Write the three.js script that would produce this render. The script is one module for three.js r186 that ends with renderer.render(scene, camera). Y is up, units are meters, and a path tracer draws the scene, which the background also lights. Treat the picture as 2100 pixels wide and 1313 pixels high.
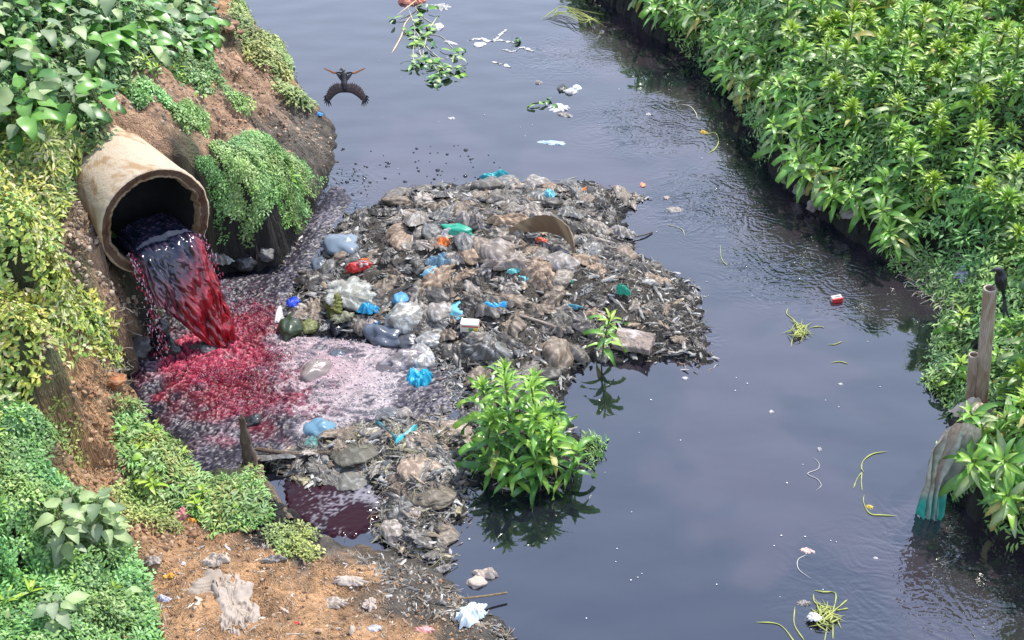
import * as THREE from 'three';
import { mergeGeometries, mergeVertices } from 'three/addons/utils/BufferGeometryUtils.js';
import { RoundedBoxGeometry } from 'three/addons/geometries/RoundedBoxGeometry.js';
import { createNoise2D, createNoise3D } from 'simplex-noise';

// ------------------------------------------------------------------ camera, sky, sun, exposure
const scene = new THREE.Scene();
const CAM_H = 5.74, PITCH = 35 * Math.PI / 180, FOV = 28;
const camera = new THREE.PerspectiveCamera(FOV, 1.6, 0.1, 900);
camera.position.set(0, CAM_H, 0);
camera.rotation.set(-PITCH, 0, 0);
camera.updateMatrixWorld();

const renderer = new THREE.WebGLRenderer({ antialias: true });
renderer.toneMapping = THREE.LinearToneMapping;
renderer.toneMappingExposure = 1.3;
renderer.shadowMap.enabled = true;
renderer.shadowMap.type = THREE.PCFSoftShadowMap;

const SUN_DIR = new THREE.Vector3(0.34, 0.86, -0.36).normalize();
const sun = new THREE.DirectionalLight(new THREE.Color(1.0, 0.95, 0.87), 5.0);
sun.position.copy(SUN_DIR).multiplyScalar(30).add(new THREE.Vector3(0, 0, -9));
sun.target.position.set(0, 0, -9);
sun.castShadow = true; sun.shadow.mapSize.set(4096, 4096); sun.shadow.radius = 2.5;
Object.assign(sun.shadow.camera, { left: -10, right: 10, top: 12, bottom: -12, near: 1, far: 80 });
scene.add(sun, sun.target);

function rng(seed) { let s = seed >>> 0; return () => { s = (s + 0x6D2B79F5) >>> 0; let t = Math.imul(s ^ (s >>> 15), 1 | s); t = (t + Math.imul(t ^ (t >>> 7), 61 | t)) ^ t; return ((t ^ (t >>> 14)) >>> 0) / 4294967296; }; }
const n2 = createNoise2D(rng(11)), n3 = createNoise3D(rng(12)), n2b = createNoise2D(rng(13));
const clamp = (x, a = 0, b = 1) => Math.min(b, Math.max(a, x));
const lerp = (a, b, t) => a + (b - a) * t;
const sstep = (a, b, x) => { const t = clamp((x - a) / (b - a)); return t * t * (3 - 2 * t); };
const fbm = (x, y, o = 4) => { let s = 0, a = 0.5; for (let i = 0; i < o; i++) { s += a * n2(x, y); x = x * 2.03 + 7.1; y = y * 2.03 - 3.7; a *= 0.5; } return s; };
const ridge = (x, y, o = 4) => { let s = 0, a = 0.5; for (let i = 0; i < o; i++) { s += a * (1 - 2 * Math.abs(n2b(x, y))); x = x * 2.1 + 3.3; y = y * 2.1 + 1.9; a *= 0.5; } return s; };
const ridge3 = (x, y, z, o = 3) => { let s = 0, a = 0.5; for (let i = 0; i < o; i++) { s += a * (1 - 2 * Math.abs(n3(x, y, z))); x = x * 2.1 + 3; y = y * 2.1 + 1; z = z * 2.1 - 2; a *= 0.5; } return s; };

// hazy sky with soft thin cloud, even all round
{
  const W = 1024, H = 512, d = new Float32Array(W * H * 4);
  for (let j = 0; j < H; j++) for (let i = 0; i < W; i++) {
    const el = ((j + 0.5) / H - 0.5) * Math.PI, az = (i + 0.5) / W * Math.PI * 2;
    const x = Math.cos(el) * Math.cos(az), z = Math.cos(el) * Math.sin(az), y = Math.sin(el);
    const k = clamp(y);
    const hz = Math.pow(1 - k, 0.8);
    let r = lerp(0.14, 1.50, hz), g = lerp(0.26, 1.72, hz), b = lerp(0.62, 2.20, hz);
    const u = x / (y + 0.35), v = z / (y + 0.35);
    const c = sstep(-0.1, 0.75, 0.9 * (n3(u * 0.9, v * 0.9, 3) * 0.6 + n3(u * 2.1, v * 2.1, 9) * 0.28 + n3(u * 4.7, v * 4.7, 5) * 0.12) + 0.18) * 0.42;
    r = lerp(r, 0.92, c); g = lerp(g, 1.04, c); b = lerp(b, 1.40, c);
    const o = (j * W + i) * 4; d[o] = r; d[o + 1] = g; d[o + 2] = b; d[o + 3] = 1;
  }
  const t = new THREE.DataTexture(d, W, H, THREE.RGBAFormat, THREE.FloatType);
  t.mapping = THREE.EquirectangularReflectionMapping; t.magFilter = THREE.LinearFilter; t.minFilter = THREE.LinearFilter; t.needsUpdate = true;
  scene.background = t; scene.environment = t;
}

// ------------------------------------------------------------------ pixel <-> world helpers (used once, to survey where things stand)
const PW = 2100, PH = 1313, TH = Math.tan(FOV / 2 * Math.PI / 180);
const SP = Math.sin(PITCH), CP = Math.cos(PITCH);
function ray(px, py) { const nx = (px / PW * 2 - 1) * TH * 1.6, ny = (1 - py / PH * 2) * TH; return new THREE.Vector3(nx, -SP + ny * CP, -CP - ny * SP); }
function at(px, py, h = 0) { const d = ray(px, py), t = (h - CAM_H) / d.y; return new THREE.Vector3(d.x * t, h, d.z * t); }
function project(x, y, z) { const yy = y - CAM_H, w = -(yy * SP + z * CP); return [(x / (w * TH * 1.6) * 0.5 + 0.5) * PW, (0.5 - (yy * CP - z * SP) / (w * TH) * 0.5) * PH, w]; }
const mpp = (p) => { const w = -((p.y - CAM_H) * SP + p.z * CP); return w * TH * 2 / PH; };

// ------------------------------------------------------------------ bookkeeping
const taken = new Map();
function numbered(name) { const n = taken.get(name) ?? 0; taken.set(name, n + 1); return n ? name + '_' + String(n).padStart(3, '0') : name; }
function tag(o, label, category, group, kind) { if (label) o.userData.label = label; if (category) o.userData.category = category; if (group) o.userData.group = group; if (kind) o.userData.kind = kind; return o; }
function M(name, geo, mat, parent = scene) { const m = new THREE.Mesh(geo, mat); m.name = parent === scene ? numbered(name) : name; m.castShadow = m.receiveShadow = true; parent.add(m); return m; }
function thing(name, label, category, pos, group) { const o = new THREE.Group(); o.name = numbered(name); if (pos) o.position.copy(pos); scene.add(o); return tag(o, label, category, group); }
function copyOf(root, name, label) { const c = root.clone(); c.name = numbered(name); c.userData = { ...root.userData }; if (label) c.userData.label = label; scene.add(c); return c; }
function instanced(name, geo, mat, list, parent = scene) {
  const im = new THREE.InstancedMesh(geo, mat, list.length); im.name = parent === scene ? numbered(name) : name;
  list.forEach((e, i) => { im.setMatrixAt(i, e.m); if (e.c) im.setColorAt(i, e.c); });
  im.castShadow = im.receiveShadow = true; im.userData.kind = 'stuff'; parent.add(im); return im;
}
const C = (r, g, b) => new THREE.Color().setRGB(r, g, b);
const S = (hex) => new THREE.Color(hex);
const mtx = (pos, q, sc) => new THREE.Matrix4().compose(pos, q, typeof sc === 'number' ? new THREE.Vector3(sc, sc, sc) : sc);
const eul = (x, y, z, o = 'YXZ') => new THREE.Quaternion().setFromEuler(new THREE.Euler(x, y, z, o));

// ------------------------------------------------------------------ shared procedural textures
function noiseTex(size, fn, srgb = false) {
  const d = new Uint8Array(size * size * 4);
  for (let j = 0; j < size; j++) for (let i = 0; i < size; i++) { const v = fn(i / size, j / size), o = (j * size + i) * 4; if (Array.isArray(v)) { d[o] = 255 * clamp(v[0]); d[o + 1] = 255 * clamp(v[1]); d[o + 2] = 255 * clamp(v[2]); } else d[o] = d[o + 1] = d[o + 2] = 255 * clamp(v); d[o + 3] = 255; }
  const t = new THREE.DataTexture(d, size, size); t.wrapS = t.wrapT = THREE.RepeatWrapping; t.magFilter = THREE.LinearFilter; t.needsUpdate = true; if (srgb) t.colorSpace = THREE.SRGBColorSpace; return t;
}
const per = (u, v, f, s = 0) => { const a = u * Math.PI * 2, b = v * Math.PI * 2, k = f / 6.283; return n3(Math.cos(a) * k + s, Math.sin(a) * k + 0.7 * Math.cos(b) * k, Math.sin(b) * k * 1.1 + s * 3.1); };
const grainTex = noiseTex(512, (u, v) => 0.5 + 0.22 * per(u, v, 14, 1) + 0.16 * per(u, v, 37, 5) + 0.14 * per(u, v, 90, 9));
const grimeTex = noiseTex(256, (u, v) => { const a = per(u, v, 7, 2) * 0.6 + per(u, v, 21, 4) * 0.4, k = sstep(-0.15, 0.5, a), f = 0.88 + 0.12 * per(u, v, 60, 8); return [lerp(0.50, 1, k) * f, lerp(0.46, 1, k) * f, lerp(0.42, 1, k) * f]; });
const woodTex = noiseTex(256, (u, v) => { const a = per(u * 1, v, 5, 2), s = Math.abs(n2(u * 40 + a, v * 3)), st = sstep(-0.1, 0.5, per(u, v, 4, 6)); return [(0.4 + 0.55 * s) * lerp(1, 0.75, st), (0.4 + 0.5 * s) * lerp(1, 0.68, st), (0.41 + 0.46 * s) * lerp(1, 0.58, st)]; });
const concTex = noiseTex(512, (u, v) => { const a = per(u, v, 5, 3), b = per(u, v, 17, 6), c = per(u, v, 70, 7); const k = sstep(0.05, 0.7, a * 0.7 + b * 0.45); const pit = c > 0.55 ? 0.72 : 1; return [lerp(1, 0.72, k) * pit * (0.95 + 0.08 * c), lerp(0.96, 0.56, k) * pit * (0.95 + 0.08 * c), lerp(0.88, 0.38, k) * pit * (0.95 + 0.08 * c)]; });

// ------------------------------------------------------------------ land survey
const poly = (s) => s.trim().split(/\s+/).map((p) => p.split(',').map(Number));
const toXZ = (P, h = 0) => P.map(([x, y]) => { const p = at(x, y, h); return [p.x, p.z]; });
function sd(P, x, z) { // signed distance, positive inside
  let d = 1e9, inside = false;
  for (let i = 0, j = P.length - 1; i < P.length; j = i++) {
    const ax = P[j][0], az = P[j][1], bx = P[i][0], bz = P[i][1], ex = bx - ax, ez = bz - az, wx = x - ax, wz = z - az;
    const t = clamp((wx * ex + wz * ez) / (ex * ex + ez * ez + 1e-12)), dx = wx - ex * t, dz = wz - ez * t;
    d = Math.min(d, dx * dx + dz * dz);
    if ((az > z) !== (bz > z) && x < ex * (z - az) / ez + ax) inside = !inside;
  }
  return inside ? Math.sqrt(d) : -Math.sqrt(d);
}
const LEFT = [[-260, -260], [-20, -260], [-9, -60], ...toXZ(poly(`400,-420 430,-240 452,-90 480,0 505,40 560,90 598,130 604,170 650,222 688,270 686,335 662,378 640,430 606,490 572,540 500,556 436,562
  385,600 335,640 295,690 270,720 262,780 300,850 340,895 385,955 440,985 492,985 508,940 522,962 545,1010 580,1070 640,1095 700,1118 790,1132 900,1160 932,1195 955,1228 1000,1262 1042,1285 1060,1330 1110,1500 1200,1900`)), [3, 20], [3, 260], [-260, 260]];
const RIGHT = [[260, -260], [14, -260], [2, -60], ...toXZ(poly(`1010,-480 1090,-260 1165,-95 1245,5 1335,72 1425,122 1500,182 1535,265 1580,355 1655,428 1735,484 1830,548 1885,588 1950,630 1975,690 1985,760 1955,860 1945,960 1975,1050 2030,1090 2110,1150 2250,1260 2500,1500 2900,1900`)), [9, 20], [9, 260], [260, 260]];
const HEAP = toXZ(poly(`665,500 705,450 760,430 830,390 900,380 985,382 1060,376 1120,382 1200,372 1260,392 1305,412 1272,440 1284,480 1300,520 1360,548 1420,595 1436,640 1440,690 1462,740 1420,745 1360,735 1300,745 1250,745 1210,740 1180,770 1150,830
  1180,890 1190,960 1150,1010 1040,1010 960,990 965,900 950,850 965,790 950,750 900,745 880,715 800,698 720,688 690,675 640,690 590,690 578,660 605,610 645,570`));
const SOUTH = toXZ(poly(`632,915 700,885 830,866 960,866 972,960 950,1010 958,1050 905,1085 925,1150 915,1175 800,1130 765,1090 785,1020 735,970 690,985 650,1000 600,985 545,960 534,938`));
// px, py, height, width of the shore slope, kind of ground: s orange soil, t tan soil, g under plants, m grey mud, d dark wet mud, near-black also painting the shade of the undercut
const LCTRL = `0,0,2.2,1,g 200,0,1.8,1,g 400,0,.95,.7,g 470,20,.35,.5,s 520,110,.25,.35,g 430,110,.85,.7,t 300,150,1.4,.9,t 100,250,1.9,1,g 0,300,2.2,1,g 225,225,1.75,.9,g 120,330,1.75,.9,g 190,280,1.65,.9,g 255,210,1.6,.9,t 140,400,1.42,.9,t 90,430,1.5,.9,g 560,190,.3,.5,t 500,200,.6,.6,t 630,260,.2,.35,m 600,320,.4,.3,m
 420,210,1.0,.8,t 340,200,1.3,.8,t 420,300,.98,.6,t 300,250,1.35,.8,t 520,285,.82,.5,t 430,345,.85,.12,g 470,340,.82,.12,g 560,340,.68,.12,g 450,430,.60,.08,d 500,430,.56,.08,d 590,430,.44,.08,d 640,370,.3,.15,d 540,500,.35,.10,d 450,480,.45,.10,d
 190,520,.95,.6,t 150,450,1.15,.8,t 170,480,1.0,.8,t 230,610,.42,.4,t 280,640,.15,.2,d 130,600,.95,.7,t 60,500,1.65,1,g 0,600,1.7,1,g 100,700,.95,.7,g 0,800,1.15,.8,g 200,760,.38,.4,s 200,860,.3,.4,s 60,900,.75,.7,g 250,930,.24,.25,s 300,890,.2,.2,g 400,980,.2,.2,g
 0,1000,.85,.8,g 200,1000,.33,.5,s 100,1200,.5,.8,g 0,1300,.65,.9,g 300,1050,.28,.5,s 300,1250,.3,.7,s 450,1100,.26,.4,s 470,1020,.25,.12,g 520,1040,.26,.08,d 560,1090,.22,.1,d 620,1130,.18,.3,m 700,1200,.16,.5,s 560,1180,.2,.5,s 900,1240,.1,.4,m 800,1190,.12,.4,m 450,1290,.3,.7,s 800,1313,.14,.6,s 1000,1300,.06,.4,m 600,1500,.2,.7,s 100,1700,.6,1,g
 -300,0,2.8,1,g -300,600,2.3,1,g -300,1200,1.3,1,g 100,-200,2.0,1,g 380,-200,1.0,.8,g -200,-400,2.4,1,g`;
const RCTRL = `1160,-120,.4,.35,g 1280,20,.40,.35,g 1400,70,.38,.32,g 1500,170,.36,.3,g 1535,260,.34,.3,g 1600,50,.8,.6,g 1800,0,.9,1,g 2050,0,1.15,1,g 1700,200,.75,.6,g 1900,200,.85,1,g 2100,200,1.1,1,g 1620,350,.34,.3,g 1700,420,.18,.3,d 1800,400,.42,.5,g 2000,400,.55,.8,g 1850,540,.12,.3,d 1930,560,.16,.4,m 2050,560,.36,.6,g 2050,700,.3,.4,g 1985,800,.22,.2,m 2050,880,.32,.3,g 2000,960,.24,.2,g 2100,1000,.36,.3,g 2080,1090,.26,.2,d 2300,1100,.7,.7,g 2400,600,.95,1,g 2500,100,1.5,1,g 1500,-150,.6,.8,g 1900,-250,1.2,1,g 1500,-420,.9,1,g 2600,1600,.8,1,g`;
function ctrl(s) { return s.trim().split(/\s+/).map((e) => { const [x, y, h, w, k] = e.split(','); const p = at(+x, +y, +h); return { x: p.x, z: p.z, h: +h, w: +w, k }; }); }
const LC = ctrl(LCTRL), RC = ctrl(RCTRL);
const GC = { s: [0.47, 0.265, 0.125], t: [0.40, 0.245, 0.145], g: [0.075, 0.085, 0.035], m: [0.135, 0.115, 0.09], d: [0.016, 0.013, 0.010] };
function idw(L, x, z, out) { let sw = 0, h = 0, w = 0, r = 0, g = 0, b = 0; for (const c of L) { const dx = x - c.x, dz = z - c.z, q = 1 / Math.pow(dx * dx + dz * dz + 0.012, 1.7); sw += q; h += q * c.h; w += q * c.w; if (out) { const k = GC[c.k]; const q2 = q * q; out[3] += q2; r += q2 * k[0]; g += q2 * k[1]; b += q2 * k[2]; } } if (out) { out[0] = r / out[3]; out[1] = g / out[3]; out[2] = b / out[3]; } return [h / sw, w / sw]; }

// the pipe, surveyed first: the bank makes room for it
const PIPE = { c: at(321, 456, 1.0), yaw: 38 * Math.PI / 180, ro: 0.425, ri: 0.338 };
PIPE.n = new THREE.Vector3(Math.sin(PIPE.yaw), 0, Math.cos(PIPE.yaw)); PIPE.l = new THREE.Vector3(Math.cos(PIPE.yaw), 0, -Math.sin(PIPE.yaw));
function landHeight(x, z, col) {
  const rg = 0.035 * n2(x * 5, z * 5) + 0.022 * n2b(x * 15, z * 15), sl = sd(LEFT, x, z) + rg, sr = sd(RIGHT, x, z) + rg, sh = sd(HEAP, x, z) + 0.05 * n2(x * 6 + 3, z * 6) + 0.045 * n2b(x * 17, z * 17), ss = sd(SOUTH, x, z) + rg * 1.4;
  let h = -0.4, wet = 0; const out = [0.03, 0.026, 0.022, 1e-9];
  const shore = (s, w) => s > 0 ? 1 - Math.pow(1 - clamp(s / w), 2) : 0;
  if (sl > -0.4 || sr > -0.4) {
    const isL = sl > sr, s = isL ? sl : sr, o = [0, 0, 0, 1e-9];
    const wx = col ? x + 0.12 * n2(x * 3, z * 3) : x, wz = col ? z + 0.12 * n2(x * 3 + 9, z * 3) : z;
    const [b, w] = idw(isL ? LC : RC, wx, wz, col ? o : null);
    h = s > 0 ? b * shore(s, w) + 0.004 : -0.4 * clamp(-s / 0.3);
    if (s > 0) h += (fbm(x * 1.6, z * 1.6) * 0.07 + ridge(x * 5, z * 5, 3) * 0.02 + fbm(x * 14, z * 14, 3) * 0.016) * clamp(s / 0.15);
    if (col) { const dkk = isL ? 0 : sstep(0.55, 0.25, s) * 0.9; out[0] = lerp(o[0], 0.014, dkk); out[1] = lerp(o[1], 0.013, dkk); out[2] = lerp(o[2], 0.009, dkk); wet = 1 - sstep(0.02, 0.16, h + 0.06 * n2(x * 6, z * 6)); }  // right bank edge painted near-black as the shade under its overhanging leaves
  }
  const lump = ridge(x * 4, z * 4, 3) * 0.035 + ridge(x * 11 + 4, z * 11, 3) * 0.022 + fbm(x * 24, z * 24, 2) * 0.008;
  if (sh > -0.3) { const b = sh > 0 ? 0.012 + (0.26 * sstep(0.1, 1.1, sh) + 0.05 * clamp(sh / 0.25)) + lump * clamp(0.25 + sh / 0.3) : -0.4 * clamp(-sh / 0.2); if (b > h) { h = b; const k = sstep(0.05, 0.7, sh + 0.25 * n2(x * 2, z * 2)); out[0] = lerp(0.045, 0.095, k); out[1] = lerp(0.041, 0.08, k); out[2] = lerp(0.034, 0.06, k); wet = 1 - sstep(0.02, 0.12, b); } }
  if (ss > -0.3) { const b = ss > 0 ? 0.01 + 0.10 * sstep(0, 0.3, ss) + lump * clamp(0.3 + ss / 0.2) : -0.4 * clamp(-ss / 0.2); if (b > h) { h = b; out[0] = 0.085; out[1] = 0.075; out[2] = 0.05; wet = 1 - sstep(0.02, 0.1, b); } }
  // room for the pipe and for the fall in front of it
  const dx = x - PIPE.c.x, dz = z - PIPE.c.z, al = dx * PIPE.n.x + dz * PIPE.n.z, la = dx * PIPE.l.x + dz * PIPE.l.z;
  if (al < -0.62 && al > -2.6 && Math.abs(la) < 0.95) { // earth lies over the back of the pipe
    const side = clamp((la + 0.42) / 0.84), hs = lerp(1.14 + 0.6 * -al, 0.76 + 0.62 * -al, side) + 0.05 * n2(x * 5, z * 5), wgt = sstep(0.95, 0.5, Math.abs(la)) * sstep(-2.6, -2.0, al); let v = Math.max(h, hs);
    if (Math.abs(la) < PIPE.ro - 0.02) { const yo = PIPE.c.y + Math.sqrt(PIPE.ro * PIPE.ro - la * la); if (v < yo) v = yo - 0.06; }
    h = lerp(h, v, wgt);
  }
  if (al >= -0.66 && al < 0.3 && la < -PIPE.ro + 0.02 && la > -1.3) h = Math.max(h, lerp(h, 0.98 + 0.66 * -al + 0.05 * n2(x * 5, z * 5), sstep(-1.1, -0.6, la) * sstep(0.3, 0.02, al)));
  if (al >= -0.62 && al <= 0.02 && Math.abs(la) < PIPE.ro - 0.06) h = Math.min(h, PIPE.c.y - PIPE.ro - 0.02 + 0.0 * al);
  if (al > 0.02 && al < 1.4 && la > -PIPE.ro - 0.25 && la < PIPE.ro - 0.03) h = Math.min(h, Math.max(-0.3, PIPE.c.y - PIPE.ro - 0.04 - al * 2.2 + Math.max(0, Math.abs(la) - 0.3) * 1.8));
  if (col) { const k = lerp(1, 0.42, wet * 0.9), v = (0.84 + 0.5 * fbm(x * 4, z * 4, 4) + 0.6 * fbm(x * 22, z * 22, 3) - 0.25 * sstep(0.3, 0.6, ridge(x * 8, z * 8, 3))) * k; col[0] = out[0] * v; col[1] = out[1] * v * lerp(1, 1.02, wet); col[2] = out[2] * v; }
  return h;
}
function axis(lo, hi, step, far) { const a = []; let s = step, x = lo; while (x > -far) { s *= 1.22; x -= s; a.unshift(x); } for (x = lo; x < hi + 1e-6; x += step) a.push(x); s = step; x = a[a.length - 1]; while (x < far) { s *= 1.22; x += s; a.push(x); } return a; }
const AX = axis(-5.6, 5.8, 0.03, 240), AZ = axis(-16.5, -4.0, 0.03, 240), NX = AX.length, NZ = AZ.length;
const GH = new Float32Array(NX * NZ);
{
  const pos = new Float32Array(NX * NZ * 3), colr = new Float32Array(NX * NZ * 3), uv = new Float32Array(NX * NZ * 2), idx = [], c = [0, 0, 0];
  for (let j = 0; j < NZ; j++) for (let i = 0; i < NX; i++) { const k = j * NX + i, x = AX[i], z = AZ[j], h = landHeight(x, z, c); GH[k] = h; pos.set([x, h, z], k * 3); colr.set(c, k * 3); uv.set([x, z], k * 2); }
  for (let j = 0; j < NZ - 1; j++) for (let i = 0; i < NX - 1; i++) { const a = j * NX + i; if (Math.max(GH[a], GH[a + 1], GH[a + NX], GH[a + NX + 1]) < -0.3 && AX[i] > -5 && AX[i] < 5.5 && AZ[j] > -16 && AZ[j] < -4.5) continue; idx.push(a, a + NX, a + 1, a + 1, a + NX, a + NX + 1); }
  const g = new THREE.BufferGeometry(); g.setAttribute('position', new THREE.BufferAttribute(pos, 3)); g.setAttribute('color', new THREE.BufferAttribute(colr, 3)); g.setAttribute('uv', new THREE.BufferAttribute(uv, 2)); g.setIndex(idx); g.computeVertexNormals();
  const bt = grainTex.clone(); bt.repeat.set(1.7, 1.7);
  const mt = grainTex.clone(); mt.repeat.set(2.3, 2.3);
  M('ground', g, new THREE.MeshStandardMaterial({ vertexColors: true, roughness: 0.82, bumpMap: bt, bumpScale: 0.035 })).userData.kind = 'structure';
}
function find(A, v) { let lo = 0, hi = A.length - 2; while (lo < hi) { const m = (lo + hi + 1) >> 1; if (A[m] <= v) lo = m; else hi = m - 1; } return lo; }
function H(x, z) { const i = find(AX, x), j = find(AZ, z), u = clamp((x - AX[i]) / (AX[i + 1] - AX[i])), v = clamp((z - AZ[j]) / (AZ[j + 1] - AZ[j])), k = j * NX + i; return lerp(lerp(GH[k], GH[k + 1], u), lerp(GH[k + NX], GH[k + NX + 1], u), v); }
function ground(px, py) { // where a sight line meets land or water
  const d = ray(px, py); let t = (2.9 - CAM_H) / d.y, last = t; const end = -CAM_H / d.y;
  for (; t < end; t += 0.02) { const y = CAM_H + d.y * t; if (H(d.x * t, d.z * t) >= y) break; last = t; }
  t = Math.min(t, end); let a = last, b = t; for (let i = 0; i < 8; i++) { const m = (a + b) / 2; if (Math.max(0, H(d.x * m, d.z * m)) >= CAM_H + d.y * m) b = m; else a = m; }
  return new THREE.Vector3(d.x * b, Math.max(0, H(d.x * b, d.z * b)), d.z * b);
}
const zone = (s) => poly(s).map(([x, y]) => { const p = ground(x, y); return [p.x, p.z]; });
function scatter(P, n, R, feather = 0) { // seeded points inside a surveyed outline
  let x0 = 1e9, x1 = -1e9, z0 = 1e9, z1 = -1e9; for (const [x, z] of P) { x0 = Math.min(x0, x); x1 = Math.max(x1, x); z0 = Math.min(z0, z); z1 = Math.max(z1, z); }
  const out = []; for (let i = 0; i < n * 30 && out.length < n; i++) { const x = lerp(x0, x1, R()), z = lerp(z0, z1, R()), s = sd(P, x, z); if (s > 0 && (!feather || R() < s / feather + 0.15)) out.push([x, z, s]); } return out;
}
// ------------------------------------------------------------------ the river
{
  const N = 2048, X0 = -6, X1 = 6, Z0 = -17, Z1 = -3, d = new Uint8Array(N * N * 4);
  // ripples stand where the stream runs over something: by the right bank, round the heap, by the fall
  const spots = [[1150, 120, 0.9, 0.5], [1330, 260, 1.0, 0.8], [1470, 420, 1.0, 1.0], [1600, 540, 0.9, 0.9], [1720, 590, 0.7, 0.8], [1880, 1130, 0.6, 0.45], [1800, 1230, 0.8, 0.3], [1950, 1230, 0.7, 0.5], [650, 430, 0.7, 1.2], [720, 370, 0.5, 0.5], [1440, 690, 0.25, 0.6], [900, 810, 0.3, 0.7]].map(([x, y, r, a]) => { const p = at(x, y); return [p.x, p.z, r, a]; });
  for (let j = 0; j < N; j++) for (let i = 0; i < N; i++) {
    const x = lerp(X0, X1, i / N), z = lerp(Z0, Z1, j / N);
    let a = 0.035; for (const [sx, sz, r, k] of spots) { const q = ((x - sx) ** 2 + (z - sz) ** 2) / (r * r); if (q < 1) a = Math.max(a, k * (1 - q) * (1 - q) + 0.035); }
    const v = 0.30 * n2(x * 1.3, z * 2.0) + (a > 0.05 ? a * (0.42 * n2b(x * 6 + 2 * n2(x * 2, z * 2), z * 8 + 1.5 * n2b(x * 2, z * 3)) + 0.2 * n2(x * 17 + n2b(x * 5, z * 5), z * 24) + 0.14 * n2b(x * 38, z * 50)) : 0) + 0.02 * n2b(x * 5, z * 7);
    const o = (j * N + i) * 4; d[o] = d[o + 1] = d[o + 2] = 255 * clamp(0.5 + v * 0.5); d[o + 3] = 255;
  }
  const bump = new THREE.DataTexture(d, N, N); bump.magFilter = THREE.LinearFilter; bump.wrapS = bump.wrapT = THREE.MirroredRepeatWrapping; bump.needsUpdate = true;
  const m = 512, e = new Float32Array(m * m * 4);
  const plumes = [[1520, 900, 0.9], [1560, 1000, 0.7], [1600, 1060, 0.5], [1450, 720, 0.7], [1640, 760, 0.6], [1700, 1050, 0.4], [850, 330, 0.9], [1200, 360, 0.9], [1420, 250, 0.9], [1250, 90, 0.9], [1560, 450, 0.7], [1750, 580, 0.6], [1960, 1180, 0.8]].map(([x, y, r]) => { const p = at(x, y); return [p.x, p.z, r]; });
  for (let j = 0; j < m; j++) for (let i = 0; i < m; i++) {
    const x = lerp(X0, X1, i / m), z = lerp(Z0, Z1, j / m); let k = 0;
    for (const [sx, sz, r] of plumes) k = Math.max(k, 1 - Math.hypot(x - sx + 0.25 * n2(x * 1.4, z * 1.4), (z - sz) * 0.7 + 0.25 * n2(x * 1.6 + 5, z * 1.6)) / r);
    k = sstep(0.1, 0.55, k + 0.3 * fbm(x * 1.5, z * 1.2, 4)); const o = (j * m + i) * 4;
    const v = 1 + 0.1 * fbm(x * 2, z * 2); e[o] = lerp(0.008, 0.027, k) * v; e[o + 1] = lerp(0.009, 0.021, k) * v; e[o + 2] = lerp(0.014, 0.027, k) * v; e[o + 3] = 1;
  }
  const tint = new THREE.DataTexture(e, m, m, THREE.RGBAFormat, THREE.FloatType); tint.magFilter = THREE.LinearFilter; tint.wrapS = tint.wrapT = THREE.MirroredRepeatWrapping; tint.needsUpdate = true;
  const g = new THREE.PlaneGeometry(480, 480); g.rotateX(-Math.PI / 2);
  const p = g.attributes.position, uv = g.attributes.uv; for (let i = 0; i < p.count; i++) uv.setXY(i, (p.getX(i) - X0) / (X1 - X0), (p.getZ(i) - Z0) / (Z1 - Z0));
  M('water', g, new THREE.MeshPhysicalMaterial({ map: tint, roughness: 0.025, ior: 2.33, bumpMap: bump, bumpScale: 0.015 })).userData.kind = 'structure';
}

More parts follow.
